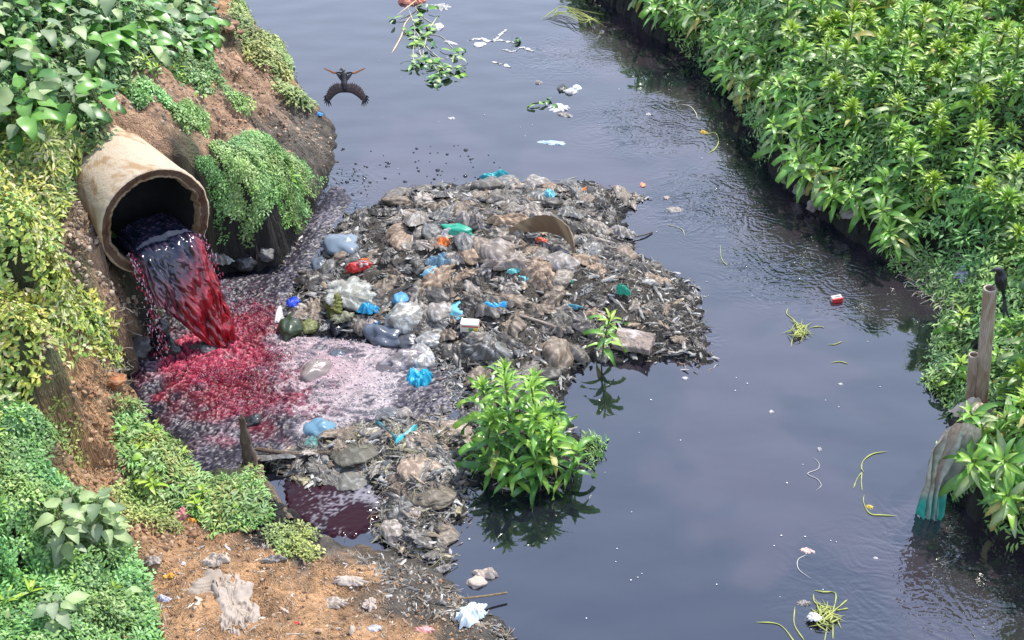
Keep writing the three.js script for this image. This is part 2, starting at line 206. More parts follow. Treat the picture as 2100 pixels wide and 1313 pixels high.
// ------------------------------------------------------------------ the pipe, its fall and the pool
{
  const { c, n, l, ro, ri, yaw } = PIPE;
  const pipe = thing('drain_pipe', 'large tan concrete drain pipe pouring red water out of the bank', 'pipe', c); pipe.rotation.y = yaw;
  const R = 96, seg = [[-2.6, ro - 0.035], [-1.6, ro - 0.03], [-0.9, ro - 0.028], [-0.30, ro - 0.02], [-0.10, ro - 0.008], [-0.03, ro], [-0.008, ro - 0.004], [0, ro - 0.016]];
  const skin = (prof, jit, rough) => { const P = [], U = [], I = []; prof.forEach(([a, r], i) => { for (let k = 0; k <= R; k++) { const t = k / R * Math.PI * 2, e = jit * (0.5 * n3(Math.cos(t) * 2.2, Math.sin(t) * 2.2, a * 2) + 0.5 * n3(Math.cos(t) * 9, Math.sin(t) * 9, a * 12 + 3)) * rough(i); P.push(Math.cos(t) * (r + e), Math.sin(t) * (r + e), a + e * 0.8); U.push(k / R * 2.2, a * 0.6 + r); } }); for (let i = 0; i < prof.length - 1; i++) for (let k = 0; k < R; k++) { const q = i * (R + 1) + k; I.push(q, q + 1, q + R + 1, q + 1, q + R + 2, q + R + 1); } const g = new THREE.BufferGeometry(); g.setAttribute('position', new THREE.Float32BufferAttribute(P, 3)); g.setAttribute('uv', new THREE.Float32BufferAttribute(U, 2)); g.setIndex(I); g.computeVertexNormals(); return g; };
  const bumpC = grainTex.clone(); bumpC.repeat.set(1.4, 2.4);
  const conc = new THREE.MeshStandardMaterial({ color: C(0.47, 0.395, 0.305), map: concTex, roughness: 0.86, bumpMap: bumpC, bumpScale: 0.004 });
  const brk = grainTex.clone(); brk.repeat.set(3, 9);
  const broken = new THREE.MeshStandardMaterial({ color: C(0.27, 0.16, 0.10), map: concTex, roughness: 0.95, bumpMap: brk, bumpScale: 0.05 });
  const inside = new THREE.MeshStandardMaterial({ color: C(0.006, 0.0055, 0.005), roughness: 0.9, map: grimeTex });  // near-black colour stands in for the shade inside the mouth
  M('barrel', skin(seg, 0.007, () => 1), conc, pipe);
  M('broken_rim', skin([[0, ro - 0.016], [0.004, ro - 0.028], [-0.010, ro - 0.042], [-0.005, ro - 0.056], [-0.012, ro - 0.066]], 0.03, (i) => (i ? 1 : 0.3)), broken, pipe);
  M('inner_rim', skin([[-0.012, ro - 0.066], [0.0, ri + 0.012], [-0.02, ri + 0.002], [-0.07, ri - 0.004]], 0.022, () => 1), new THREE.MeshStandardMaterial({ color: C(0.34, 0.25, 0.16), map: concTex, roughness: 0.9, bumpMap: brk, bumpScale: 0.02 }), pipe);
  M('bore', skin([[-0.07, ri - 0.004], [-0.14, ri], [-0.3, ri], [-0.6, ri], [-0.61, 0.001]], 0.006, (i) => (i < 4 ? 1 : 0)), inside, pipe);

  // the fall: a thick tongue of water that keeps its ropes and hollows on the way down
  const v0 = 1.0, T = 0.385, NA = 150, NR = 110, P = [], K = [], I = [];
  const top = (t) => { const b = t < 0; return { a: b ? t * 1.0 : v0 * t, y: (b ? 0 : -0.5 * 9.81 * t * t) }; };
  for (let i = 0; i <= NA; i++) {
    for (let k = 0; k <= NR; k++) {
      const a = k / NR * Math.PI * 2, ca = Math.cos(a), sa = Math.sin(a);
      const cx = Math.sign(ca) * Math.pow(Math.abs(ca), 0.8);
      const t = lerp(-0.30, T * (1 - 0.36 * sstep(0.4, -1, cx)), i / NA), q = top(t), f = clamp(t / T), sp = top(t + 0.01), tx = sp.a - q.a, ty = sp.y - q.y, tl = Math.hypot(tx, ty);
      const nx = -ty / tl, ny = tx / tl, hw = lerp(0.245, 0.265, f), th = lerp(0.10, 0.055, sstep(0, 1, f));
      const path = (t < 0 ? t : t * (1 + 1.4 * t)) * 1.0;
      const str = ridge3(cx * 3.4, sa * 1.6, path * 3.2, 3), fine = ridge3(cx * 8, sa * 3 + 5, path * 9 + 2, 2);
      const amp = lerp(0.012, 0.05, f);
      const bow = -(1 - cx * cx) * 0.035 * (t < 0 ? 0 : 1) + (t < 0.02 ? (cx * cx) * 0.0 : 0);
      const s = sa * th + (str * amp + fine * amp * 0.55) * (0.35 + Math.abs(sa)) + bow * (sa > 0 ? 1 : 0.3), w = 0.03 + cx * (hw + amp * 0.6 * n3(path * 5, sa * 2, ca > 0 ? 3 : 8));
      const A = q.a + nx * s, Y = -0.218 + q.y + ny * s;
      P.push(n.x * A + l.x * w, Y, n.z * A + l.z * w);
      const red = clamp(sstep(0.35, 1.05, f + 0.25 * cx + 0.30 * str) + (cx > 0.78 ? 0.5 * sstep(0.02, 0.3, f) : 0) + (cx < -0.8 ? 0.3 * f : 0)), dk = sstep(0.1, -0.35, str + fine * 0.3);
      const rr = lerp(0.010, 0.25, red) * lerp(1, 0.12, dk), gg = lerp(0.012, 0.006, red) * lerp(1, 0.4, dk), bb = lerp(0.024, 0.010, red) * lerp(1, 0.4, dk), wh = sstep(0.45, 0.8, fine * 0.85 + 0.45 * str + 0.25 * n3(cx * 14, path * 22, sa * 5)) * 0.05;  // red of light through thin water and pale glints painted into the colour
      K.push(rr + wh, gg + wh * 0.55, bb + wh * 0.8);
    }
  }
  for (let i = 0; i < NA; i++) for (let k = 0; k < NR; k++) { const q = i * (NR + 1) + k; I.push(q, q + NR + 1, q + 1, q + 1, q + NR + 1, q + NR + 2); }
  const g = new THREE.BufferGeometry(); g.setAttribute('position', new THREE.Float32BufferAttribute(P, 3)); g.setAttribute('color', new THREE.Float32BufferAttribute(K, 3)); g.setIndex(I); g.computeVertexNormals();
  const fall = M('falling_water', g, new THREE.MeshPhysicalMaterial({ vertexColors: true, roughness: 0.07, ior: 1.6, side: THREE.DoubleSide }));
  fall.position.copy(c); tag(fall, 'dark red waste water pouring from the concrete pipe into the pool', 'waterfall');

  // drops torn off at the edges of the fall and thrown up at its foot
  const Rn = rng(77), drops = [], foot = at(415, 735), foot2 = at(500, 660);
  for (let i = 0; i < 420; i++) { const t = Rn() * T, q = top(t), side = Rn() < 0.62 ? -1 : 1, w = 0.03 + side * (0.245 + Math.abs(Rn() + Rn() - 1) * 0.10 * (0.4 + t / T)), A = q.a + (Rn() - 0.5) * 0.08; drops.push({ m: mtx(new THREE.Vector3(c.x + n.x * A + l.x * w, c.y - 0.22 + q.y + (Rn() - 0.5) * 0.08, c.z + n.z * A + l.z * w), eul(0, 0, 0), new THREE.Vector3(0.002 + Rn() * 0.003, 0.004 + Rn() * 0.014, 0.002 + Rn() * 0.003)), c: Rn() < 0.5 ? C(0.5, 0.38, 0.45) : C(0.4, 0.05, 0.1) }); }
  const splash = (px, py, sx, sy, cnt, hgt) => { for (let i = 0; i < cnt; i++) { const a = (Rn() + Rn() + Rn() - 1.5) / 1.5, b = (Rn() + Rn() + Rn() - 1.5) / 1.5, p = at(px + a * sx, py + b * sy), hh = 0.02 + hgt * Math.pow(Rn(), 2) * (1 - Math.abs(a)); const s = 0.0016 + 0.0036 * Rn() * Rn(); drops.push({ m: mtx(new THREE.Vector3(p.x, hh, p.z), eul(0, 0, 0), new THREE.Vector3(s, s * (1 + Rn()), s)), c: Rn() < 0.72 ? C(0.22 + 0.2 * Rn(), 0.015 + 0.04 * Rn(), 0.035 + 0.06 * Rn()) : C(0.42, 0.16 + 0.2 * Rn(), 0.22 + 0.18 * Rn()) }); } };
  splash(470, 775, 150, 40, 2200, 0.12); splash(525, 660, 55, 80, 1000, 0.09); splash(400, 775, 90, 30, 800, 0.12); splash(500, 830, 130, 50, 1100, 0.06); splash(560, 735, 60, 30, 700, 0.09);
  const sp = instanced('water_drops', new THREE.IcosahedronGeometry(1, 1), new THREE.MeshPhysicalMaterial({ roughness: 0.8, ior: 1.33, specularIntensity: 0.5 }), drops);
  tag(sp, 'red and pink drops thrown up round the foot of the fall', 'splash');
}
{
  // churned pool below the pipe
  const POOL = toXZ(poly(`300,600 350,575 430,566 500,558 560,556 600,490 640,425 670,380 705,372 735,410 705,450 668,500 640,560 600,620 590,680 690,688 800,702 880,725 935,775 945,850 860,868 700,890 640,925 545,945 500,985 440,990 380,960 335,898 295,850 258,782 268,715 290,680`));
  const foot = at(420, 735), red2 = at(525, 665), red3 = at(500, 820), foam = toXZ(poly('570,700 640,690 700,690 800,708 850,760 835,800 780,850 690,880 640,880 615,800 585,760')), pinkA = at(620, 760);
  const rapid = toXZ(poly('560,560 610,480 650,420 720,400 700,450 660,520 600,620 500,600'));
  const st = 0.0105, x0 = Math.min(...POOL.map((p) => p[0])), x1 = Math.max(...POOL.map((p) => p[0])), z0 = Math.min(...POOL.map((p) => p[1])), z1 = Math.max(...POOL.map((p) => p[1]));
  const nx = Math.ceil((x1 - x0) / st), nz = Math.ceil((z1 - z0) / st), P = [], K = [], I = [], U = [], D = new Float32Array((nx + 1) * (nz + 1)), bubbles = [], Rn = rng(31);
  for (let j = 0; j <= nz; j++) for (let i = 0; i <= nx; i++) {
    const x = x0 + i * st, z = z0 + j * st, s = sd(POOL, x, z), e = sstep(-0.02, 0.14, s); D[j * (nx + 1) + i] = s;
    let hgt = -0.02, col = [0.03, 0.027, 0.034];
    if (s > -0.03) {
      const df = Math.hypot(x - foot.x, z - foot.z), d2 = Math.hypot(x - red2.x, z - red2.z), d3 = Math.hypot((x - red3.x) * 0.8, z - red3.z), fm = sd(foam, x, z);
      const amp = 0.5 + 0.9 * sstep(1.3, 0.2, df);
      const wx = x + 0.05 * n2(x * 4, z * 4), wz = z + 0.05 * n2(x * 4 + 7, z * 4);
      const r1 = ridge(wx * 7.5, wz * 10.5, 2), r2 = ridge(wx * 21, wz * 30, 2), r3 = n2b(wx * 48, wz * 62);
      hgt = 0.014 + amp * (0.027 * r1 + 0.015 * r2 + 0.0025 * r3);
      const rap = sstep(-0.1, 0.15, sd(rapid, x, z));
      hgt += 0.07 * sstep(0.42, 0.02, df) * (0.5 + 0.5 * ridge(x * 9, z * 12, 2)); const calm = sstep(0.0, 0.2, fm); hgt = lerp(hgt, 0.018 + 0.010 * n2(x * 5, z * 5) + 0.006 * r3 + 0.004 * r2, calm * 0.85);
      const red = clamp(1.25 * sstep(0.62, 0.12, df + 0.22 * n2(x * 3, z * 3)) + 0.9 * sstep(0.40, 0.08, d2 + 0.1 * n2(x * 5, z * 5)) + 0.85 * sstep(0.62, 0.1, d3 + 0.22 * n2(x * 4 + 3, z * 4)), 0, 1);
      const sw = r2 * 0.55 + r3 * 0.32 + r1 * 0.35 + 0.2 * n2(x * 2.2, z * 2.2);
      let white = sstep(0.20, 0.66, sw + 0.22 * sstep(0.5, 0.1, df)) * (0.62 + 0.25 * amp);
      const cell = ridge(x * 5.5 + 0.4 * n2(x * 6, z * 6), z * 6.5, 3), hole = sstep(0.25, -0.15, cell + 0.25 * n2(x * 2.3, z * 2.3)) * sstep(0.34, 0.05, Math.abs(fm - 0.10));
      const swirl = sstep(-0.35, 0.25, ridge(x * 7 + n2(x * 2, z * 2), z * 10 + n2b(x * 2, z * 2), 3) + 0.5 * n2(x * 3.1, z * 3.1));
      const fo = lerp(0.42, 1, swirl) * clamp(sstep(-0.10, 0.08, fm + 0.11 * n2(x * 4, z * 4) + 0.10 * cell) * (1 - hole * 0.8));
      white = clamp(Math.max(white * lerp(0.8, 1, red), fo * (0.84 + 0.16 * n2b(x * 70, z * 70))));
      const body = [lerp(0.016, 0.10, red * red), lerp(0.013, 0.005, red), lerp(0.020, 0.012, red)], w = [lerp(0.32, 0.42, red), lerp(0.285, 0.055, red), lerp(0.32, 0.10, red)];
      const pinkF = fo * 0.5 * sstep(0.75, 0.1, Math.hypot(x - pinkA.x, z - pinkA.z)); w[1] *= 1 - 0.35 * pinkF; w[2] *= 1 - 0.22 * pinkF;
      if (fo > 0.4) { w[0] = 0.41; w[1] = lerp(0.35, 0.21, pinkF); w[2] = lerp(0.345, 0.235, pinkF); }
      col = [0, 1, 2].map((k) => lerp(body[k], w[k], white));
      hgt = lerp(-0.012, hgt, e);
      if (s > 0.02 && fo > 0.35 && Rn() < 0.30) bubbles.push({ m: mtx(new THREE.Vector3(x + Rn() * st, hgt, z + Rn() * st), eul(0, 0, 0), 0.0028 + 0.0062 * Rn() * Rn() + (Rn() < 0.02 ? 0.008 : 0)), c: C(0.44, lerp(0.39, 0.25, pinkF), lerp(0.41, 0.30, pinkF)) });
      else if (s > 0.05 && white > 0.45 && Rn() < 0.06) bubbles.push({ m: mtx(new THREE.Vector3(x + Rn() * st, hgt, z + Rn() * st), eul(0, 0, 0), 0.0022 + 0.004 * Rn() * Rn()), c: C(...w) });
    }
    P.push(x, hgt, z); K.push(...col); U.push(x, z);
  }
  for (let j = 0; j < nz; j++) for (let i = 0; i < nx; i++) { const a = j * (nx + 1) + i, b = a + nx + 1; if (Math.max(D[a], D[a + 1], D[b], D[b + 1]) < -0.02) continue; I.push(a, b, a + 1, a + 1, b, b + 1); }
  const g = new THREE.BufferGeometry(); g.setAttribute('position', new THREE.Float32BufferAttribute(P, 3)); g.setAttribute('color', new THREE.Float32BufferAttribute(K, 3)); g.setAttribute('uv', new THREE.Float32BufferAttribute(U, 2)); g.setIndex(I); g.computeVertexNormals();
  M('churned_water', g, new THREE.MeshPhysicalMaterial({ vertexColors: true, roughness: 0.42, ior: 1.45, specularIntensity: 0.7 })).userData.kind = 'structure';
  tag(instanced('foam', new THREE.IcosahedronGeometry(1, 1), new THREE.MeshPhysicalMaterial({ roughness: 0.85, ior: 1.33, specularIntensity: 0.4 }), bubbles), 'pinkish white foam spread over the pool beside the red fall', 'foam');
  // wine red still water in the low pool behind the stake
  const LOW = toXZ(poly('592,965 650,975 700,985 735,975 790,1020 765,1092 700,1112 640,1090 596,1062 575,1010')), Q = [], QC = [], QI = [], lst = 0.012, lx0 = Math.min(...LOW.map((p) => p[0])), lx1 = Math.max(...LOW.map((p) => p[0])), lz0 = Math.min(...LOW.map((p) => p[1])), lz1 = Math.max(...LOW.map((p) => p[1])), lnx = Math.ceil((lx1 - lx0) / lst), lnz = Math.ceil((lz1 - lz0) / lst), LD = [], ra = at(640, 1030), rb = at(720, 1075);
  for (let j = 0; j <= lnz; j++) for (let i = 0; i <= lnx; i++) { const x = lx0 + i * lst, z = lz0 + j * lst, s = sd(LOW, x, z) + 0.03 * n2(x * 7, z * 7) + 0.02 * n2b(x * 19, z * 19); LD.push(s); const near = Math.min(Math.hypot(x - ra.x, z - ra.z) / 0.30, Math.hypot(x - rb.x, z - rb.z) / 0.26), r = sstep(1.15, 0.4, near + 0.2 * n2(x * 6, z * 6)), sc = sstep(0.35, 0.6, ridge(x * 12, z * 15, 3) * 0.7 + 0.35 * n2(x * 3, z * 3) + 0.5 * (1 - r) - 0.05); Q.push(x, lerp(-0.01, 0.012 + 0.006 * ridge(x * 10, z * 14, 2) * (1 - 0.7 * r) + 0.006 * sc, sstep(-0.01, 0.05, s)), z); QC.push(lerp(lerp(0.008, 0.020, r), 0.20, sc), lerp(lerp(0.009, 0.0012, r), 0.185, sc), lerp(lerp(0.012, 0.003, r), 0.205, sc)); }
  for (let j = 0; j < lnz; j++) for (let i = 0; i < lnx; i++) { const a = j * (lnx + 1) + i, b = a + lnx + 1; if (Math.max(LD[a], LD[a + 1], LD[b], LD[b + 1]) > -0.01) QI.push(a, b, a + 1, a + 1, b, b + 1); }
  const lg = new THREE.BufferGeometry(); lg.setAttribute('position', new THREE.Float32BufferAttribute(Q, 3)); lg.setAttribute('color', new THREE.Float32BufferAttribute(QC, 3)); lg.setIndex(QI); lg.computeVertexNormals();
  M('red_water', lg, new THREE.MeshPhysicalMaterial({ vertexColors: true, roughness: 0.08, ior: 1.36 })).userData.kind = 'structure';
}
// ------------------------------------------------------------------ leaves and plants
function leafGeo({ L, W, droop = 0.5, fold = 0.35, wave = 0.05, tip = 1, base = 0.5, nu = 7, twist = 0, seed = 1, stalk = 0 }) { // grows along +z from the origin, top side up
  const R = rng(seed), P = [], K = [], I = [], ph = R() * 6, tw = (R() - 0.5) * twist;
  let y = 0, z = 0, ang = 0;
  for (let i = 0; i <= nu; i++) {
    const t = i / nu, w = W * Math.pow(Math.sin(Math.PI * Math.pow(t, base) * 0.999 + 0.0005), tip) + (i === 0 ? 0.002 : 0);
    for (let k = -1; k <= 1; k++) { const wv = wave * W * Math.sin(t * 9 + ph + k * 1.7); const cx = k * w * Math.cos(fold), cy = Math.abs(k) * w * Math.sin(fold) + wv * Math.abs(k) + k * tw * t * W; P.push(cx, y + cy * Math.cos(ang), z - cy * Math.sin(ang)); const v = (k === 0 ? 1.18 : 0.95) * (0.9 + 0.2 * R()); K.push(v * (k ? 1 : 1.1), v, v * (k ? 1 : 1.05)); }
    ang -= droop * 2 / nu * (0.4 + t); const ds = L / nu; z += ds * Math.cos(ang); y += ds * Math.sin(ang);
  }
  for (let i = 0; i < nu; i++) for (let k = 0; k < 2; k++) { const a = i * 3 + k; I.push(a, a + 3, a + 1, a + 1, a + 3, a + 4); }
  const g = new THREE.BufferGeometry(); g.setAttribute('position', new THREE.Float32BufferAttribute(P, 3)); g.setAttribute('color', new THREE.Float32BufferAttribute(K, 3)); g.setIndex(I); g.computeVertexNormals();
  return g;
}
const leafMat = (r, g, b, rough = 0.42, tr = 0.32) => new THREE.MeshPhysicalMaterial({ color: C(r, g, b), vertexColors: true, roughness: rough, side: THREE.DoubleSide, transmission: tr, thickness: 0, ior: 1.45 });
const stemMat = new THREE.MeshStandardMaterial({ color: C(0.10, 0.13, 0.045), roughness: 0.7 });
const dryStem = new THREE.MeshStandardMaterial({ color: C(0.26, 0.19, 0.10), roughness: 0.8, map: grimeTex });
const tube = (pts, r, seg = 8, rad = 5) => new THREE.TubeGeometry(new THREE.CatmullRomCurve3(pts.map((p) => (p.isVector3 ? p : new THREE.Vector3(...p)))), seg, r, rad);
function tint(g, c) { const n = g.attributes.position.count, a = g.attributes.color, k = new Float32Array(n * 3); for (let i = 0; i < n; i++) { const v = a ? [a.getX(i), a.getY(i), a.getZ(i)] : [1, 1, 1]; k[i * 3] = v[0] * c[0]; k[i * 3 + 1] = v[1] * c[1]; k[i * 3 + 2] = v[2] * c[2]; } g.setAttribute('color', new THREE.BufferAttribute(k, 3)); return g; }
function bare(g) { const q = g.index ? g : mergeVertices(g); const o = new THREE.BufferGeometry(); o.setAttribute('position', q.attributes.position); o.setAttribute('normal', q.attributes.normal); if (q.attributes.color) o.setAttribute('color', q.attributes.color); o.setIndex(q.index); return o; }

const LANCE = [0, 1, 2, 3, 4, 5].map((i) => leafGeo({ L: 0.19 + 0.022 * (i % 3), W: 0.021 + 0.004 * (i % 3), droop: 0.45 + 0.4 * (i % 2) + 0.1 * i / 5, fold: 0.25 + 0.06 * i, wave: 0.14, base: 0.72, seed: 50 + i, twist: 1.4, nu: 8 }));
const SHORT = [0, 1, 2].map((i) => leafGeo({ L: 0.115, W: 0.012 + 0.002 * i, droop: 0.25 + 0.2 * i, fold: 0.35, base: 0.75, seed: 60 + i, nu: 5, twist: 1 }));
const HEART = [0, 1, 2, 3, 4].map((i) => leafGeo({ L: 0.16 + 0.014 * i, W: 0.055 + 0.006 * (i % 3), droop: 0.35 + 0.15 * (i % 3), fold: 0.22, wave: 0.10, base: 0.52, tip: 0.85, seed: 70 + i, twist: 0.7, nu: 8 }));
const GREENS = { deep: leafMat(0.065, 0.19, 0.036, 0.38), mid: leafMat(0.15, 0.35, 0.06, 0.36), fresh: leafMat(0.26, 0.47, 0.065, 0.38), lime: leafMat(0.33, 0.50, 0.055), pale: leafMat(0.30, 0.42, 0.17, 0.5), grey: leafMat(0.15, 0.235, 0.105, 0.5), yellow: leafMat(0.38, 0.37, 0.10, 0.5), dry: leafMat(0.30, 0.23, 0.12, 0.7) };
const pick = (R, a) => a[Math.floor(R() * a.length) % a.length];

// a tall broad-bladed waterside plant: stem, separate big leaves, a crown of narrow young leaves
function tallPlant(seed, { h = 0.55, big = 15, tuft = 16, mats = [GREENS.mid, GREENS.deep, GREENS.fresh], tmat = GREENS.lime, leaf = LANCE, spread = 1, low = 0.12 } = {}) {
  const R = rng(seed), o = new THREE.Group(), lean = [(R() - 0.5) * 0.12, (R() - 0.5) * 0.12];
  M('stem', tube([[0, -0.08, 0], [lean[0] * 0.4, h * 0.5, lean[1] * 0.4], [lean[0], h, lean[1]]], 0.0065, 6, 5), stemMat, o);
  for (let i = 0; i < big; i++) {
    const t = lerp(low, 0.92, i / big), a = i * 2.4 + R() * 0.6, m = M('leaf', pick(R, leaf), R() < 0.018 ? GREENS.yellow : pick(R, mats), o);
    m.position.set(lean[0] * t, h * t, lean[1] * t); m.quaternion.copy(eul(-(lerp(0.15, 0.75, t) + (R() - 0.5) * 0.5), a, (R() - 0.5) * 0.7)); const s = lerp(1.15, 0.7, t) * (0.85 + 0.35 * R()) * spread; m.scale.setScalar(s);
  }
  if (tuft) {
    const gs = []; for (let i = 0; i < tuft; i++) { const t = i / tuft, g = pick(R, SHORT).clone(), q = eul(-(0.35 + 0.95 * t + (R() - 0.5) * 0.3), i * 2.4 + R() * 0.5, 0), s = 1.15 - 0.5 * t; gs.push(bare(g.applyMatrix4(mtx(new THREE.Vector3(lean[0], h * (0.86 + 0.17 * t), lean[1]), q, s)))); }
    M('young_leaves', mergeGeometries(gs), tmat, o);
  }
  return o;
}
function broadPlant(seed, { h = 0.34, n = 11, mats = [GREENS.mid, GREENS.grey, GREENS.pale], leaf = HEART, size = 1, up = 0.15 } = {}) {
  const R = rng(seed), o = new THREE.Group(), st = [];
  st.push(tube([[0, -0.06, 0], [0.02, h * 0.5, 0.01], [0.0, h, 0.02]], 0.007, 6, 5));
  for (let i = 0; i < n; i++) {
    const t = lerp(0.25, 1, i / n), a = i * 2.4 + R() * 0.7, out = lerp(0.12, 0.04, t) * (0.8 + 0.5 * R()) * size, y = h * t + out * 0.5;
    st.push(tube([[0, h * t * 0.96, 0], [Math.sin(a) * out * 0.6, y, Math.cos(a) * out * 0.6], [Math.sin(a) * out, y, Math.cos(a) * out]], 0.0028, 4, 4));
    const m = M('leaf', pick(R, leaf), pick(R, mats), o); m.position.set(Math.sin(a) * out, y, Math.cos(a) * out); m.quaternion.copy(eul(up + 0.25 - 0.5 * t + (R() - 0.5) * 0.6, a, (R() - 0.5) * 0.6)); m.scale.setScalar((0.75 + 0.5 * R()) * size);
  }
  M('stem', mergeGeometries(st.map(bare)), stemMat, o);
  return o;
}
// pieces of low creeping cover: one sprig of small leaves, scattered by the thousand
function sprigGeo(seed, n, L, W, rise, spread) {
  const R = rng(seed), gs = []; for (let i = 0; i < n; i++) { const g = leafGeo({ L: L * (0.75 + 0.5 * R()), W: W * (0.8 + 0.4 * R()), droop: 0.3 + 0.4 * R(), fold: 0.3, nu: 2, base: 0.6, seed: seed * 100 + i, wave: 0 }); const a = R() * 6.283, d = spread * Math.sqrt(R()); gs.push(bare(g.applyMatrix4(mtx(new THREE.Vector3(Math.sin(a) * d, rise * R(), Math.cos(a) * d), eul(-(0.1 + R() * 0.6), a + (R() - 0.5) * 1.6, (R() - 0.5) * 0.6), 1)))); } return mergeGeometries(gs);
}
const SPRIG = { fine: [1, 2, 3].map((s) => sprigGeo(s, 13, 0.020, 0.0065, 0.035, 0.03)), oval: [4, 5, 6].map((s) => sprigGeo(s, 11, 0.040, 0.0125, 0.055, 0.05)), grass: [7, 8].map((s) => sprigGeo(s, 12, 0.045, 0.0028, 0.01, 0.03)), lance: [9, 10].map((s) => sprigGeo(s, 10, 0.055, 0.010, 0.06, 0.05)) };
function cover(label, zones, kind, n, { mound = 0.06, tones = [[0.07, 0.18, 0.035]], feather = 0.12, seed = 1, size = 1, rough = 0.55 } = {}) {
  const R = rng(seed), geos = SPRIG[kind], lists = geos.map(() => []), Z = zones.map(zone);
  const areas = Z.map((P) => Math.abs(P.reduce((s, p, i) => { const q = P[(i + 1) % P.length]; return s + p[0] * q[1] - q[0] * p[1]; }, 0))), tot = areas.reduce((a, b) => a + b, 0);
  Z.forEach((P, zi) => { for (const [x, z, s] of scatter(P, Math.round(n * areas[zi] / tot), R, feather)) {
    const pdx = x - PIPE.c.x, pdz = z - PIPE.c.z, pal = pdx * PIPE.n.x + pdz * PIPE.n.z, pla = pdx * PIPE.l.x + pdz * PIPE.l.z; if (n2(x * 2.6 + seed, z * 2.6) + 0.5 * n2b(x * 7, z * 7) < -0.62) continue;
    if (pal > -0.6 && pal < 0.5 && Math.abs(pla) < PIPE.ro + 0.04) continue;
    const m = mound * sstep(0, 0.25, s) * (0.6 + 0.5 * n2(x * 4, z * 4) + 0.35 * n2b(x * 9, z * 9)), y = Math.max(0.0, H(x, z)), t = pick(R, tones), v = 0.75 + 0.5 * R() + 0.25 * n2(x * 2, z * 2), yl = 1 + 0.25 * n2b(x * 1.7 + 4, z * 1.7);
    const e = 0.05, gx = (H(x + e, z) - H(x - e, z)) / (2 * e), gz = (H(x, z + e) - H(x, z - e)) / (2 * e), nn = new THREE.Vector3(-gx, 1.3, -gz).normalize(), q = new THREE.Quaternion().setFromUnitVectors(new THREE.Vector3(0, 1, 0), nn).multiply(eul((R() - 0.5) * 0.6, R() * 6.28, (R() - 0.5) * 0.6));
    lists[Math.floor(R() * geos.length)].push({ m: mtx(new THREE.Vector3(x, y, z).addScaledVector(nn, Math.max(0, m) * Math.pow(R(), 0.4)), q, size * (0.7 + 0.6 * R())), c: C(t[0] * v * yl, t[1] * v, t[2] * v) });
  } });
  const g = thing('ground_cover', label, 'ground cover'); g.userData.kind = 'stuff';
  const mat = new THREE.MeshPhysicalMaterial({ vertexColors: true, roughness: rough, side: THREE.DoubleSide, transmission: 0.2, thickness: 0 });
  lists.forEach((l, i) => instanced('creeping_leaves', geos[i], mat, l, g));
}
const FRESH = [[0.19, 0.35, 0.085], [0.28, 0.44, 0.16], [0.105, 0.24, 0.05], [0.16, 0.33, 0.06]], YEL = [[0.30, 0.39, 0.06], [0.42, 0.47, 0.13], [0.19, 0.31, 0.05], [0.46, 0.47, 0.23], [0.12, 0.23, 0.04], [0.38, 0.44, 0.07]], DARK = [[0.07, 0.17, 0.04], [0.11, 0.24, 0.06], [0.19, 0.31, 0.11]], OLIVE = [[0.21, 0.29, 0.06], [0.28, 0.34, 0.09], [0.13, 0.20, 0.04]];
cover('dense bright green creeper hanging over the bank edge right of the pipe', ['405,340 430,300 480,288 560,300 620,330 636,365 618,420 596,462 520,470 440,462 428,400'], 'fine', 5600, { mound: 0.10, tones: FRESH, seed: 101, feather: 0.04, size: 1.0 });
cover('bright creeper trailing down the undercut bank right of the pipe', ['425,440 470,462 530,470 600,462 640,400 662,372 650,365 620,420 590,440 520,450 470,440'], 'fine', 650, { mound: 0.10, tones: FRESH, seed: 121, feather: 0.01, size: 1.2 });
cover('strip of green creeper on the tan slope above the pipe', ['255,175 290,165 325,190 345,215 330,225 280,215', '350,215 395,212 425,245 420,275 385,270 360,245'], 'fine', 1000, { mound: 0.06, tones: FRESH, seed: 102, size: 1.15 });
cover('low green cover between the tall leaves and the bare upper slope', ['340,135 400,110 440,140 475,190 440,200 395,178', '470,195 515,218 495,242 470,235'], 'fine', 1100, { mound: 0.07, tones: DARK.concat(FRESH), seed: 103, size: 1.3 });
cover('olive green cover on the far point of the left bank', ['480,70 530,62 575,100 600,140 590,170 550,150 505,120 490,95', '470,-30 500,10 515,60 480,50', '560,170 600,190 640,220 630,240 590,215'], 'oval', 1500, { mound: 0.05, tones: OLIVE, seed: 104 });
cover('yellow green small leaved cover on the slope left of the pipe', ['-120,330 0,270 60,300 120,370 120,430 110,500 130,590 190,600 235,660 240,700 190,730 130,745 110,800 60,830 0,850 -140,900 -250,600', '130,330 215,325 225,350 180,385 110,400 90,380'], 'oval', 7600, { mound: 0.15, tones: YEL, seed: 105, size: 1.05 });
cover('leafy yellow green tangle over the left flank of the pipe', ['-40,260 60,250 150,290 205,310 232,335 215,385 160,400 120,440 90,420 0,300'], 'lance', 1900, { mound: 0.16, tones: YEL, seed: 122, size: 1.0 });
cover('green creeper carpet at the lower left of the bank', ['-160,880 0,820 70,860 100,830 125,910 90,940 130,1000 175,1040 230,1060 270,1120 300,1200 325,1320 330,1450 -100,1500 -250,1200'], 'fine', 11000, { mound: 0.10, tones: FRESH.concat([[0.09, 0.22, 0.06]]), seed: 106, size: 1.25 });
cover('dark small leaved cover among the big leaves at the upper left', ['-150,-60 120,-60 300,-40 420,10 440,120 300,160 230,210 215,300 205,335 130,350 40,300 -150,320'], 'oval', 5200, { mound: 0.10, tones: DARK, seed: 107, size: 1.2 });
